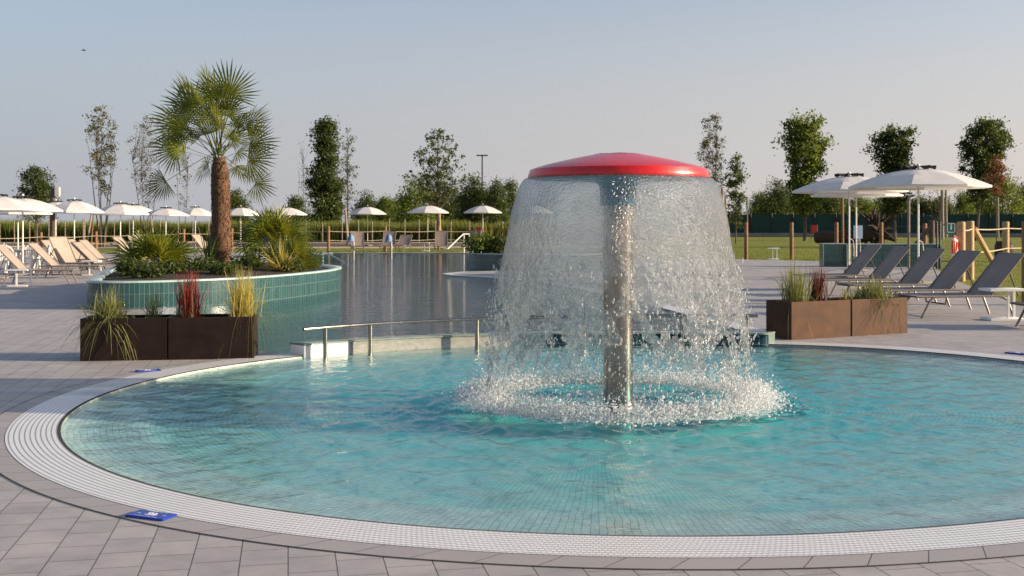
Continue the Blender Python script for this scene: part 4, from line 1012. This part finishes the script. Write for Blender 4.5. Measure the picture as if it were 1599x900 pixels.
# lawn blades near the paving
n = 42000
bx = np.concatenate([rng.uniform(4.8, 34, n//2), rng.uniform(-13, 4, n//6), rng.uniform(9.6, 26, n - n//2 - n//6)]); by = np.concatenate([49.8 + 24*rng.random(n//2)**1.6, 60.8 + 8*rng.random(n//6), 20 + 30*rng.random(n - n//2 - n//6)])
def in_poly(x, y, P):
    c = np.zeros(len(x), bool); j = len(P)-1
    for i in range(len(P)):
        xi, yi = P[i]; xj, yj = P[j]; c ^= ((yi > y) != (yj > y)) & (x < (xj-xi)*(y-yi)/(yj-yi+1e-12) + xi); j = i
    return c
ok = ~in_poly(bx, by, DECK); bx, by = bx[ok], by[ok]; n = len(bx)
B = np.stack([bx, by, np.full(n, -.03)], -1); az = rng.random(n)*2*PI; tl = np.abs(rng.normal(0, .5, n)); D = np.stack([np.cos(az)*np.sin(tl), np.sin(az)*np.sin(tl), np.cos(tl)], -1)
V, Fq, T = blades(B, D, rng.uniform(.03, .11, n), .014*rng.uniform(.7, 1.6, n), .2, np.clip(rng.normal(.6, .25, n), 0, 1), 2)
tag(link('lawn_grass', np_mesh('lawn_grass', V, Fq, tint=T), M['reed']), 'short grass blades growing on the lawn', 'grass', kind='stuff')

def rope_fence(label, posts, ropes, mat_post, mat_rope, r=.075, sag=.05, name='rope_fence', rr_=.014, square=False):
    root = empty(name, (posts[0][0], posts[0][1], 0), 0, label, 'fence'); o = Vector((posts[0][0], posts[0][1], 0))
    for (x, y, h) in posts:
        m = MB(); p = Vector((x, y, 0)) - o; m.tube([p + Vector((0, 0, -.1)), p + Vector((0, 0, h-.02)), p + Vector((0, 0, h))], [r, r, r*.8], 10); m.build('post', mat_post, root)
    for f in ropes:
        m = MB()
        for a_, b_ in zip(posts[:-1], posts[1:]):
            pts = []
            for k in range(7):
                t_ = k/6; pts.append((a_[0]+(b_[0]-a_[0])*t_ - o.x, a_[1]+(b_[1]-a_[1])*t_ - o.y - r, (a_[2]+(b_[2]-a_[2])*t_)*f - sag*math.sin(PI*t_)))
            m.tube(pts, rr_, 5)
        m.build('rope' if rr_ > .008 else 'wire', mat_rope, root)
    return root
rope_fence('low rope fence with raw timber posts running behind the left loungers', [(X(-30, 52), 52, 1.1), (X(64, 55), 55, 1.12), (X(150, 58), 58, 1.15), (X(215, 60), 60, 1.2), (X(287, 62), 62, 1.25), (X(362, 64), 64, 1.3), (X(437, 64.5), 64.5, 1.35), (X(513, 61.2), 61.2, 1.42), (X(602, 63.5), 63.5, 1.42), (X(685, 66), 66, 1.4), (X(770, 67), 67, 1.4)], [.8, .45], M['wood'], M['rope'], .075)
rope_fence('timber post and wire fence along the lawn right of the fountain', [(X(1085, 49.5), 49.5, 1.6), (X(1165, 49.2), 49.2, 1.6), (X(1236, 48.9), 48.9, 1.6), (X(1306, 48.6), 48.6, 1.6), (X(1376, 48.2), 48.2, 1.6), (X(1444, 44), 44, 1.55)], [.62, .3, .9], M['wood'], M['darkmetal'], .085, .0, 'post_fence', .006)
rope_fence('pale timber rope fence behind the nearest right loungers', [(12.1, 30.2, 1.58), (12.75, 31.2, 1.6), (16.3, 37, 1.6), (20.5, 42, 1.6)], [.86, .45], M['woodlight'], M['rope'], .11, .03, 'timber_fence', .02)
# brace of that fence, leaning post
b = empty('fence_brace', (12.9, 31.3, 0), 0, 'slanting timber brace propping the pale fence post', 'brace'); MB().tube([(0, 0, 1.4), (1.25, 1.2, .02)], .075, 8).build('beam', M['woodlight'], b)
fp = empty('fence_post', (9.62, 20.9, 0), 0, 'thick dark timber post at the right picture edge', 'post'); MB().tube([(0, 0, -.1), (0, 0, 1.54), (0, 0, 1.57)], [.11, .108, .085], 14).build('shaft', M['wood'], fp)
b = empty('gate_post', (X(1455, 40), 40, 0), 0, 'dark timber gate post with a slanting brace beside the black gate', 'post')
m = MB(); m.tube([(0, 0, -.1), (0, 0, 1.65)], .10, 10); m.build('shaft', M['bark'], b); MB().tube([(-.02, 0, 1.45), (-1.1, .1, .1)], .08, 8).build('brace', M['bark'], b)
gt = empty('metal_gate', (X(1463, 38), 38, 0), R(12), 'black metal gate between timber posts behind the tiled screen', 'gate')
m = MB()
for x_ in (0, .12, 1.35): m.tube([(x_, 0, 0), (x_, 0, 1.6)], .03, 8)
for z_ in (.25, 1.5): m.tube([(0, 0, z_), (1.35, 0, z_)], .022, 8)
m.build('frame', M['darkmetal'], gt)
m = MB()
for k in range(1, 12): m.tube([(.12 + k*.1025, 0, .25), (.12 + k*.1025, 0, 1.5)], .006, 5)
m.build('bars', M['darkmetal'], gt)
sg = empty('gate_sign', (X(1485, 37.6), 37.6, 0), 0, 'small green and white sign hanging on the black gate', 'sign')
MB().box((0, 0, Z(357, 37.6)), (.30, .012, .36)).build('board', M['green'], sg)
m = MB(); zc = Z(356, 37.6)
for dx, dz, wx, wz in ((-.125, 0, .02, .32), (.125, 0, .02, .32), (0, .15, .27, .02), (0, -.15, .27, .02), (0, .02, .05, .16), (0, .10, .06, .05)): m.box((dx, -.0085, zc+dz), (wx, .004, wz))
m.build('pictogram', M['white'], sg, smooth=False)
# lifebuoy
lb = empty('lifebuoy', (X(1491, 29.9), 29.9, 0), R(62), 'red lifebuoy with white bands hanging on the pale fence post', 'lifebuoy')
zc = Z(386, 29.9); n = 32
m = MB(); pts = [(.25*math.cos(2*PI*k/n), 0, zc + .25*math.sin(2*PI*k/n)) for k in range(n+1)]; m.tube(pts, .055, 12, False); m.build('ring', M['ringred'], lb)
for q in range(4):
    m = MB(); a0 = q*PI/2 + PI/4; pts = [(.25*math.cos(a0 + d), 0, zc + .25*math.sin(a0 + d)) for d in np.linspace(-.16, .16, 5)]; m.tube(pts, .057, 12, False); m.build('band', M['white'], lb)
MB().tube([(.31*math.cos(2*PI*k/n), -.0, zc + .31*math.sin(2*PI*k/n)) for k in range(n+1)], .007, 5, False).build('grab_line', M['rope'], lb)
# notice board
nb_ = empty('notice_board', (X(1340, 44.5), 44.5, 0), 0, 'pale blue notice board on a thin stake behind the tiled screen', 'sign')
zc = Z(362.5, 44.5); MB().tube([(0, .02, 0), (0, .02, zc+.2)], .02, 8).build('stake', M['stake'], nb_); MB().box((0, 0, zc), (.36, .012, .52)).build('board', M['palebl'], nb_)
m = MB()
for k in range(5):
    for q in range(4): m.box((-.11+q*.073, -.0085, zc+.17-k*.085), (.052, .004, .034))
m.build('lettering', M['white'], nb_, smooth=False)
# tiled screens of the shower
def uv_box(name, x0, x1, y0, y1, z0, z1, mat, parent):
    V = []; U = []; Fq = []
    for (ax, ay, bx_, by_) in ((x0, y0, x1, y0), (x1, y0, x1, y1), (x1, y1, x0, y1), (x0, y1, x0, y0)):
        b = len(V); l = math.hypot(bx_-ax, by_-ay); V += [(ax, ay, z0), (bx_, by_, z0), (bx_, by_, z1), (ax, ay, z1)]; U += [(0, z0), (l, z0), (l, z1), (0, z1)]; Fq.append((b, b+1, b+2, b+3))
    b = len(V); V += [(x0, y0, z1), (x1, y0, z1), (x1, y1, z1), (x0, y1, z1)]; U += [(0, 0)]*4; Fq.append((b, b+1, b+2, b+3))
    return link(name, np_mesh(name, V, Fq, uv=U), mat, parent)
def screen(label, x0, x1, y0, y1, h):
    root = empty('tiled_screen', (0, 0, 0), 0, label, 'low wall', 'teal tiled low screens round the outdoor shower')
    uv_box('tiled_wall', x0, x1, y0, y1, -.05, h, M['teal'], root)
    m = MB(); m.box(((x0+x1)/2, (y0+y1)/2, h+.015), (x1-x0+.03, y1-y0+.03, .03)); 
    for x_ in (x0, x1): m.box((x_ + (-.004 if x_ == x0 else .004), y0-.004, h/2-.001), (.022, .022, h))
    m.build('edge_trim', M['rim'], root, smooth=False)
screen('short teal tiled screen left of the parasol poles', X(1286, 40), X(1322, 40), 40, 40.55, .80)
screen('long teal tiled screen behind the charcoal loungers', X(1334, 39.5), X(1470, 39.5), 39.5, 39.8, .80)
sh = empty('outdoor_shower', (X(1419, 38.2), 38.2, 0), 0, 'slim bronze outdoor shower column with curved head by the tiled screen', 'shower')
m = MB(); zt = Z(308, 38.2); m.tube([(0, 0, 0), (0, 0, zt-.15), (.02, 0, zt-.02), (.08, 0, zt+.04), (.16, 0, zt+.05)], .045, 10); m.build('column', M['framemetal'], sh)
MB().lathe([(.001, .03), (.05, .03), (.075, -.01), (.001, -.015)], 16, (.18, 0, zt+.05)).build('shower_head', M['steel'], sh)
MB().tube([(-.07, 0, 1.1), (.07, 0, 1.1)], .02, 8).build('tap', M['steel'], sh)
# windbreak fence on the horizon
wf = empty('windbreak_fence', (0, 0, 0), 0, 'long green windbreak mesh fence beyond the lawn on the right', 'fence')
FA, FB = Vector((12, 142, 0)), Vector((95, 128, 0)); dv = (FB-FA); ln = dv.length; dd = dv.normalized(); ang = math.atan2(dd.y, dd.x)
c = (FA+FB)/2
MB().box((c.x, c.y, 1.55), (ln, .05, 2.4), ang).build('mesh_panel', M['mesh'], wf, smooth=False)
MB().box((c.x, c.y-.3, .12), (ln, .35, .7), ang).build('plinth', M['concrete'], wf, smooth=False)
for k in range(34):
    p = FA + dd*(ln*k/33); MB().tube([(p.x, p.y-.12, 0), (p.x, p.y-.12, 2.95)], .07, 6).build('post', M['darkmetal'], wf)
# thin stakes with wire in the tall grass
wsf = empty('wire_fence', (0, 0, 0), 0, 'wire fence of thin pale stakes in front of the tall grass', 'fence')
for k in range(44):
    x_ = -52 + k*1.42 + random.uniform(-.25, .25); h_ = random.uniform(1.7, 2.05); MB().tube([(x_, 98.2, -.1), (x_ + random.uniform(-.04, .04), 98.2, h_)], .05, 6).build('stake', M['stake'], wsf)
m = MB()
for z_ in (.5, 1.0, 1.5): m.tube([(-52, 98.1, z_), (9, 98.1, z_)], .008, 4)
m.build('wires', M['darkmetal'], wsf)
# mast, cabinets, barrel
ms = empty('lamp_mast', (X(753, 150), 150, 0), 0, 'thin lamp mast with a flat crossbar rising above the far trees', 'lamp mast')
zt = Z(243, 150); MB().tube([(0, 0, 0), (0, 0, zt)], [.14, .09], 8).build('pole', M['darkmetal'], ms); MB().box((0, 0, zt), (1.5, .35, .16)).build('lamp_bar', M['darkmetal'], ms)
def cabinet(label, px, Y, w_, z0, z1):
    root = empty('red_cabinet', (X(px, Y), Y, 0), 0, label, 'cabinet'); h_ = z1-z0
    MB().box((0, 0, z0+h_/2), (w_, .3, h_), bev=.02).build('case', M['cabinet'], root); MB().box((0, -.158, z0+h_/2), (w_*.86, .012, h_*.88), bev=.004).build('door', M['cabinet'], root)
    m = MB()
    for s_ in (-1, 1): m.box((s_*w_*.4, 0, z0/2-.03), (.06, .2, z0+.04))
    m.build('leg', M['concrete'], root)
cabinet('red hose cabinet in front of the green windbreak fence', 1271, 120, .72, .55, 1.45)
cabinet('red box behind the parasol below the lamp mast', 747, 90, .52, .8, 1.3)
br_ = empty('wooden_barrel', (X(1568, 46), 46, 0), 0, 'brown wooden barrel on the lawn behind the pale rope fence', 'barrel')
MB().lathe([(.001, 0), (.30, 0), (.36, .2), (.38, .40), (.36, .62), (.31, .82), (.28, .82), (.27, .74), (.001, .74)], 20).build('staves', M['drift'], br_)
m = MB()
for z_, r_ in ((.15, .352), (.62, .366)): MB().lathe([(r_, z_-.03), (r_+.008, z_-.03), (r_+.008, z_+.03), (r_, z_+.03)], 20).build('hoop', M['darkmetal'], br_)
# uprooted trunk
dt = empty('uprooted_trunk', (X(1330, 76), 76, 0), 0, 'fallen tree trunk with an upturned plate of dark roots on the lawn', 'dead tree')
MB().tube([(-2.4, .3, .62), (-1.9, .3, .62), (-.8, .1, .6), (.6, 0, .75), (1.6, -.1, 1.0)], [.35, .5, .48, .5, .6], 12).build('trunk', M['drift'], dt)
m = MB(); rd = random.Random(4)
for k in range(70):
    a_ = rd.uniform(0, 2*PI); l_ = rd.uniform(.9, 2.1); p0 = Vector((1.6 + rd.uniform(-.2, .3), rd.uniform(-.2, .2), 1.1)); pts = [p0]; d_ = Vector((rd.uniform(-.2, .6), math.cos(a_), math.sin(a_))).normalized()
    for q in range(5): d_ = (d_ + Vector((rd.gauss(0, .25), rd.gauss(0, .35), rd.gauss(0, .35)))).normalized(); pts.append(pts[-1] + d_*l_/5)
    pts = [Vector((p.x, p.y, max(.03, p.z))) for p in pts]; m.tube(pts, [.22, .17, .13, .09, .06, .02], 6)
m.build('roots', M['drift'], dt)
# lagoon fittings
def spout(label, px, py):
    p = G(px, py); root = empty('water_spout', (p.x, p.y, 0), 0, label, 'water spout', 'covered water spouts at the far lagoon edge')
    m = MB(); m.tube([(0, 0, -.8), (0, 0, .78), (-.02, 0, .90), (-.10, 0, .96), (-.20, 0, .90)], .05, 10); m.build('pipe', M['steel'], root)
    m = MB(); V = []; n_ = 14
    for i, (z_, r_) in enumerate(((1.02, .01), (1.0, .09), (.93, .14), (.82, .155), (.70, .17), (.67, .17))):
        for k in range(n_): a_ = 2*PI*k/n_; q = r_*(1 + .12*math.sin(a_*5 + i)); V.append((-.12 + q*math.cos(a_), q*math.sin(a_), z_ + .02*math.sin(a_*3)))
    m.add(V, [(i*n_+k, (i+1)*n_+k, (i+1)*n_+(k+1) % n_, i*n_+(k+1) % n_) for i in range(5) for k in range(n_)]); m.build('cloth_cover', M['bluecloth'], root)
spout('steel lagoon spout under a blue cloth cover, left of the pair', 552, 400)
spout('steel lagoon spout under a blue cloth cover, right of the pair', 611, 400)
hr = empty('stair_rail', (0, 0, 0), 0, 'white sloping handrail of the lagoon steps before the upright grey loungers', 'handrail')
Y_ = 58.4; m = MB(); m.tube([(X(693, Y_), Y_, Z(389.5, Y_)), (X(699, Y_), Y_, Z(389, Y_)), (X(722, Y_), Y_+1.2, Z(366, Y_)), (X(731, Y_), Y_+1.4, Z(366, Y_)), (X(731, Y_), Y_+1.4, Z(370, Y_))], .03, 8); m.build('rail', M['whitemetal'], hr)
m = MB(); m.tube([(X(723, Y_), Y_+1.2, 0), (X(723, Y_), Y_+1.2, Z(368, Y_))], .03, 8); m.build('post', M['whitemetal'], hr)
hr = empty('stair_rail', (0, 0, 0), 0, 'pale steel handrail dipping into the lagoon behind the teal planter', 'handrail')
m = MB(); a_ = Vector((X(504, 50), 50, Z(391, 50))); b_ = Vector((X(549, 44), 44, -.15)); m.tube([a_ + Vector((0, 0, -.9)), a_, a_.lerp(b_, .5), b_, b_ + Vector((0, 0, -.8))], .03, 8); m.build('rail', M['steel'], hr)
# bird
bd = empty('flying_bird', (X(131, 60), 60, Z(79, 60)), R(20), 'tiny dark bird flying high in the left sky', 'bird')
m = MB(); m.tube([(-.13, 0, 0), (-.07, 0, .01), (0, 0, .01), (.07, 0, 0), (.12, 0, -.005)], [.006, .025, .032, .022, .004], 8)
for s_ in (-1, 1): m.add([(.05, s_*.02, .01), (-.04, s_*.02, .01), (-.07, s_*.12, .04), (-.11, s_*.24, .02), (.01, s_*.12, .045)], [(0, 1, 2, 4), (4, 2, 3)] if s_ > 0 else [(4, 2, 1, 0), (3, 2, 4)])
m.build('body', M['bird'], bd)

# ---------------------------------------------------------------- trees
def T(name, label, px, Y, top, **kw):
    H = Z(top, Y); k = dict(cat='tree', loc=(X(px, Y), Y, 0), H=H); k.update(kw)
    return tree(name, label, **k)
def E(px_w, Y): return px_w*Y/F                   # half-width in pixels -> metres
# left, over the parasols
Y=70; e=lambda p: E(p, Y)
T('round_tree', 'dense round dark tree at the far left behind the parasols', 57, Y, 262, env=[(.40, e(18)), (.55, e(33)), (.75, e(34)), (.92, e(25)), (1.0, e(8))], mat='leafdark', ncl=90, clr=.45, per=70, leaf=.14, trunk_r=.10, seed=1)
pl = empty('timber_pole', (X(83, 52), 52, 0), 0, 'thick grey timber pole standing among the left parasols', 'pole'); MB().tube([(0, 0, -.1), (0, 0, Z(330, 52)), (0, 0, Z(292, 52))], [.17, .15, .13], 10).build('shaft', M['bark'], pl)
MB().box((X(91, 52) - X(83, 52), -.1, Z(300, 52)), (.22, .12, .42), bev=.01).build('white_box', M['plastic'], pl)
Y=75; e=lambda p: E(p, Y)
T('thin_tree', 'multi stemmed tree with sparse yellow green leaves at the left', 160, Y, 168, env=[(.36, e(6)), (.5, e(26)), (.75, e(36)), (.9, e(32)), (1.0, e(14))], mat='leafyellow', ncl=105, clr=.32, per=20, leaf=.15, trunk_r=.085, stems=5, spread=1.0, seed=2, shell=.3)
T('thin_tree', 'almost bare pale tree with thin stems left of the palm crown', 228, Y, 180, env=[(.3, e(10)), (.5, e(28)), (.75, e(34)), (.92, e(26)), (1.0, e(12))], mat='leafgrey', ncl=110, clr=.34, per=15, leaf=.12, trunk_r=.06, stems=4, spread=1.0, seed=3, shell=.3)
T('thin_tree', 'slim bare tree seen between the palm fronds and trunk', 285, Y, 222, env=[(.3, e(6)), (.6, e(20)), (.9, e(18)), (1.0, e(6))], mat='leafgrey', ncl=50, clr=.3, per=9, leaf=.12, trunk_r=.05, stems=2, spread=.5, seed=4, shell=.3)
Y=85; e=lambda p: E(p, Y)
T('thin_tree', 'leafless twiggy tree left of the dark poplar', 473, Y, 214, env=[(.3, e(4)), (.6, e(12)), (.9, e(10)), (1.0, e(3))], mat='leafgrey', ncl=46, clr=.25, per=3, leaf=.10, trunk_r=.045, stems=3, spread=.35, seed=5, shell=.3)
T('slim_tree', 'slim sparse tree right of the dark poplar', 543, Y, 196, env=[(.32, e(10)), (.45, e(20)), (.7, e(18)), (.9, e(13)), (1.0, e(4))], mat='leafdark', ncl=75, clr=.32, per=13, leaf=.15, trunk_r=.085, seed=6, shell=.35)
Y=110; e=lambda p: E(p, Y)
T('poplar_tree', 'tall dense dark columnar poplar right of the palm', 509, Y, 190, env=[(.04, e(20)), (.25, e(28)), (.5, e(27)), (.75, e(22)), (.92, e(20)), (1.0, e(9))], mat='leafdark', ncl=240, clr=.75, per=75, leaf=.26, trunk_r=.25, seed=7, shell=.5)
Y=88; e=lambda p: E(p, Y)
T('broad_tree', 'broad sparse tree with scattered leaves beyond the lagoon centre', 684, Y, 203, env=[(.34, e(28)), (.45, e(50)), (.62, e(58)), (.8, e(50)), (.92, e(34)), (1.0, e(14))], mat='leafdark', ncl=175, clr=.36, per=17, leaf=.21, trunk_r=.13, seed=8, shell=.35)
# far dark trees behind the tall grass
protos = {}
def bush_tree(kind, px, Y, top, hw, label, seed, mat='leafdark'):
    H = Z(top, Y); r = E(hw, Y)*1.3
    return tree('field_tree', label, 'tree', (X(px, Y), Y, 0), H, [(.08, r*.7), (.3, r), (.55, r*.95), (.8, r*.7), (1.0, r*.25)], mat, int(70 + r*16),   .30*r+.3, 70, .14 + .045*r, .15, group='trees along the horizon', seed=seed, twigs=False, shell=.5)
for k, (px, Y, top, hw, lab, mt) in enumerate([
    (368, 130, 300, 22, 'dark low tree peeping right of the palm trunk', 'leafdark'), (462, 140, 309, 18, 'small dark bush tree left of the poplar foot', 'leafdark'),
    (570, 150, 302, 16, 'small dark tree right of the slim sparse tree', 'leafdark'), (602, 140, 309, 18, 'pale green low tree between the slim tree and round tree', 'leaf'),
    (652, 125, 283, 32, 'rounded green tree left behind the sparse broad tree', 'leaf'), (692, 135, 292, 24, 'green tree right behind the sparse broad tree', 'leafdark'),
    (738, 130, 279, 25, 'dark tree directly below the lamp mast', 'leafdark'), (776, 128, 283, 18, 'dark tree close to the left edge of the water bell', 'leafdark'), (797, 135, 286, 16, 'dark narrow tree touching the water bell edge', 'leafdark'),
    (850, 140, 300, 30, 'tree blurred behind the left half of the water bell', 'leafdark'), (920, 145, 305, 30, 'tree blurred behind the middle of the water bell', 'leaf'), (1010, 140, 298, 30, 'tree blurred behind the right half of the water bell', 'leafdark'), (1080, 150, 305, 28, 'tree blurred behind the right edge of the water bell', 'leafdark'),
    (1188, 165, 303, 18, 'pale green far tree between the young tree and dark mass', 'leaf'), (1212, 158, 285, 26, 'dark rounded tree left of the tall bright tree', 'leafdark'),
    (1245, 170, 300, 24, 'dark tree behind the tall bright tree foot', 'leafdark'), (1296, 160, 296, 22, 'dark tree under the left edge of the parasols', 'leafdark'), (1345, 175, 310, 24, 'far tree between the parasol poles', 'leaf'),
    (1398, 168, 312, 22, 'far tree left of the shower column', 'leafdark'), (1440, 178, 306, 20, 'far tree right of the largest parasol pole', 'leafdark'), (1472, 172, 310, 18, 'dark low tree behind the black gate', 'leafdark'),
    (1505, 176, 303, 20, 'far tree behind the pale timber posts', 'leaf'), (1565, 150, 276, 30, 'green tree below the rust coloured sapling at right', 'leaf'), (1604, 165, 288, 22, 'dark tree cut by the right picture edge', 'leafdark')]):
    bush_tree(k, px, Y, top, hw, lab, 20 + k, mt)
for k, (px, Y, top, hw, lab, mt) in enumerate([
    (1200, 215, 312, 26, 'distant dark tree low behind the first lawn fence post', 'leafdark'), (1228, 210, 314, 28, 'distant dark tree between the two lawn fence posts', 'leafdark'),
    (1272, 220, 309, 30, 'distant dark tree above the red hose cabinet', 'leafdark'), (1318, 225, 313, 28, 'distant dark tree beside the dark brown pole', 'leafdark'),
    (1372, 215, 314, 30, 'distant dark tree above the upturned roots', 'leafdark'), (1420, 220, 316, 26, 'distant dark tree behind the shower head', 'leafdark'),
    (1456, 222, 315, 28, 'distant dark tree above the dark gate post', 'leafdark'), (1535, 215, 312, 28, 'distant dark tree behind the divided tree trunk', 'leafdark'),
    (585, 190, 318, 26, 'distant dark tree behind the lone lagoon parasol', 'leafdark'), (628, 195, 310, 24, 'distant dark tree left of the rounded green tree', 'leafdark'),
    (716, 190, 304, 24, 'distant dark tree between the broad tree and mast', 'leafdark'), (757, 195, 300, 22, 'distant dark tree just right of the mast foot', 'leafdark')]):
    bush_tree(k, px, Y, top, hw, lab, 70 + k, mt)
# right hand trees on the lawn
Y=90; e=lambda p: E(p, Y)
T('sparse_tree', 'tall narrow sparse tree right of the water bell', 1111, Y, 179, env=[(.16, e(12)), (.4, e(24)), (.6, e(29)), (.82, e(24)), (.95, e(17)), (1.0, e(8))], mat='leafgrey', ncl=190, clr=.34, per=22, leaf=.16, trunk_r=.10, stems=3, spread=.7, seed=9, shell=.3)
T('young_tree', 'young dark leaved tree beside the sparse narrow tree', 1149, Y, 244, env=[(.2, e(10)), (.4, e(18)), (.6, e(14)), (.72, e(19)), (.88, e(17)), (1.0, e(6))], mat='leafdark', ncl=70, clr=.38, per=30, leaf=.22, trunk_r=.06, seed=10, shell=.3)
Y=105; e=lambda p: E(p, Y)
T('tall_tree', 'tall bright green tree left of the right parasols', 1257, Y, 180, env=[(.22, e(22)), (.32, e(34)), (.48, e(28)), (.62, e(33)), (.78, e(40)), (.92, e(34)), (1.0, e(15))], mat='leaf', ncl=190, clr=.7, per=55, leaf=.30, trunk_r=.16, seed=11, shell=.45)
T('tall_tree', 'tall dark green tree rising behind the pair of parasols', 1397, Y, 197, env=[(.24, e(22)), (.4, e(24)), (.6, e(28)), (.8, e(35)), (.94, e(32)), (1.0, e(18))], mat='leafdark', ncl=170, clr=.65, per=60, leaf=.28, trunk_r=.15, seed=12, shell=.45)
T('tall_tree', 'tall leaning tree with divided crown at the far right', 1524, Y, 188, env=[(.3, e(14)), (.45, e(26)), (.62, e(38)), (.8, e(42)), (.93, e(33)), (1.0, e(14))], mat='leafdark', ncl=175, clr=.6, per=52, leaf=.28, trunk_r=.16, seed=13, shell=.5, lean=1.1)
T('young_tree', 'rust coloured sapling in front of the divided tree at right', 1556, 80, 246, env=[(.55, E(6, 80)), (.7, E(14, 80)), (.85, E(16, 80)), (1.0, E(6, 80))], mat='leafred', ncl=36, clr=.38, per=34, leaf=.16, trunk_r=.045, seed=14)
T('thin_tree', 'bare grey sapling behind the black gate', 1462, 95, 291, env=[(.4, E(8, 95)), (.7, E(18, 95)), (1.0, E(8, 95))], mat='leafgrey', ncl=40, clr=.35, per=8, leaf=.14, trunk_r=.05, stems=2, spread=.5, seed=15, shell=.3)
# tree stakes
def stake(label, px0, py0, px1, py1, Y, r=.05, mat='wood'):
    root = empty('tree_stake', (X(px0, Y), Y, 0), 0, label, 'stake', 'timber stakes propping the young trees'); MB().tube([(0, 0, Z(py0, Y)), (X(px1, Y)-X(px0, Y), .1, Z(py1, Y))], r, 8).build('shaft', M[mat], root)
stake('slanting pale stake under the multi stemmed tree', 135, 390, 142, 332, 66, .055, 'stake')
stake('upright short stake left of the slanting one', 132, 388, 131, 341, 67, .045, 'stake')
stake('slanting brown stake right of the pale one', 142, 389, 145, 334, 68, .045, 'wood')
stake('slanting stake between parasols left of the palm', 242, 386, 234, 336, 68, .055, 'stake')
stake('pale stake leaning on the slim tree', 543, 378, 539, 328, 84, .09, 'stake')
stake('orange lit stake by the broad sparse tree', 688, 376, 686, 334, 86, .08, 'woodlight')
stake('brown timber stake at the right edge of the water bell', 1128, 374, 1128, 295, 88, .10, 'wood')
stake('second brown stake close by the water bell edge', 1133, 376, 1133, 306, 86, .07, 'wood')
stake('thin brown stake between the young tree and fence posts', 1167, 372, 1167, 308, 92, .06, 'wood')
stake('dark brown pole left of the parasol poles', 1316, 380, 1316, 306, 74, .09, 'wood')
stake('pair of pale poles right of the shower, left one', 1472, 374, 1472, 294, 84, .13, 'stake')
stake('pair of pale poles right of the shower, right one', 1478, 372, 1478, 294, 86, .09, 'stake')
stake('white tipped stake behind the pale rope fence', 1559, 372, 1559, 308, 88, .08, 'stake')
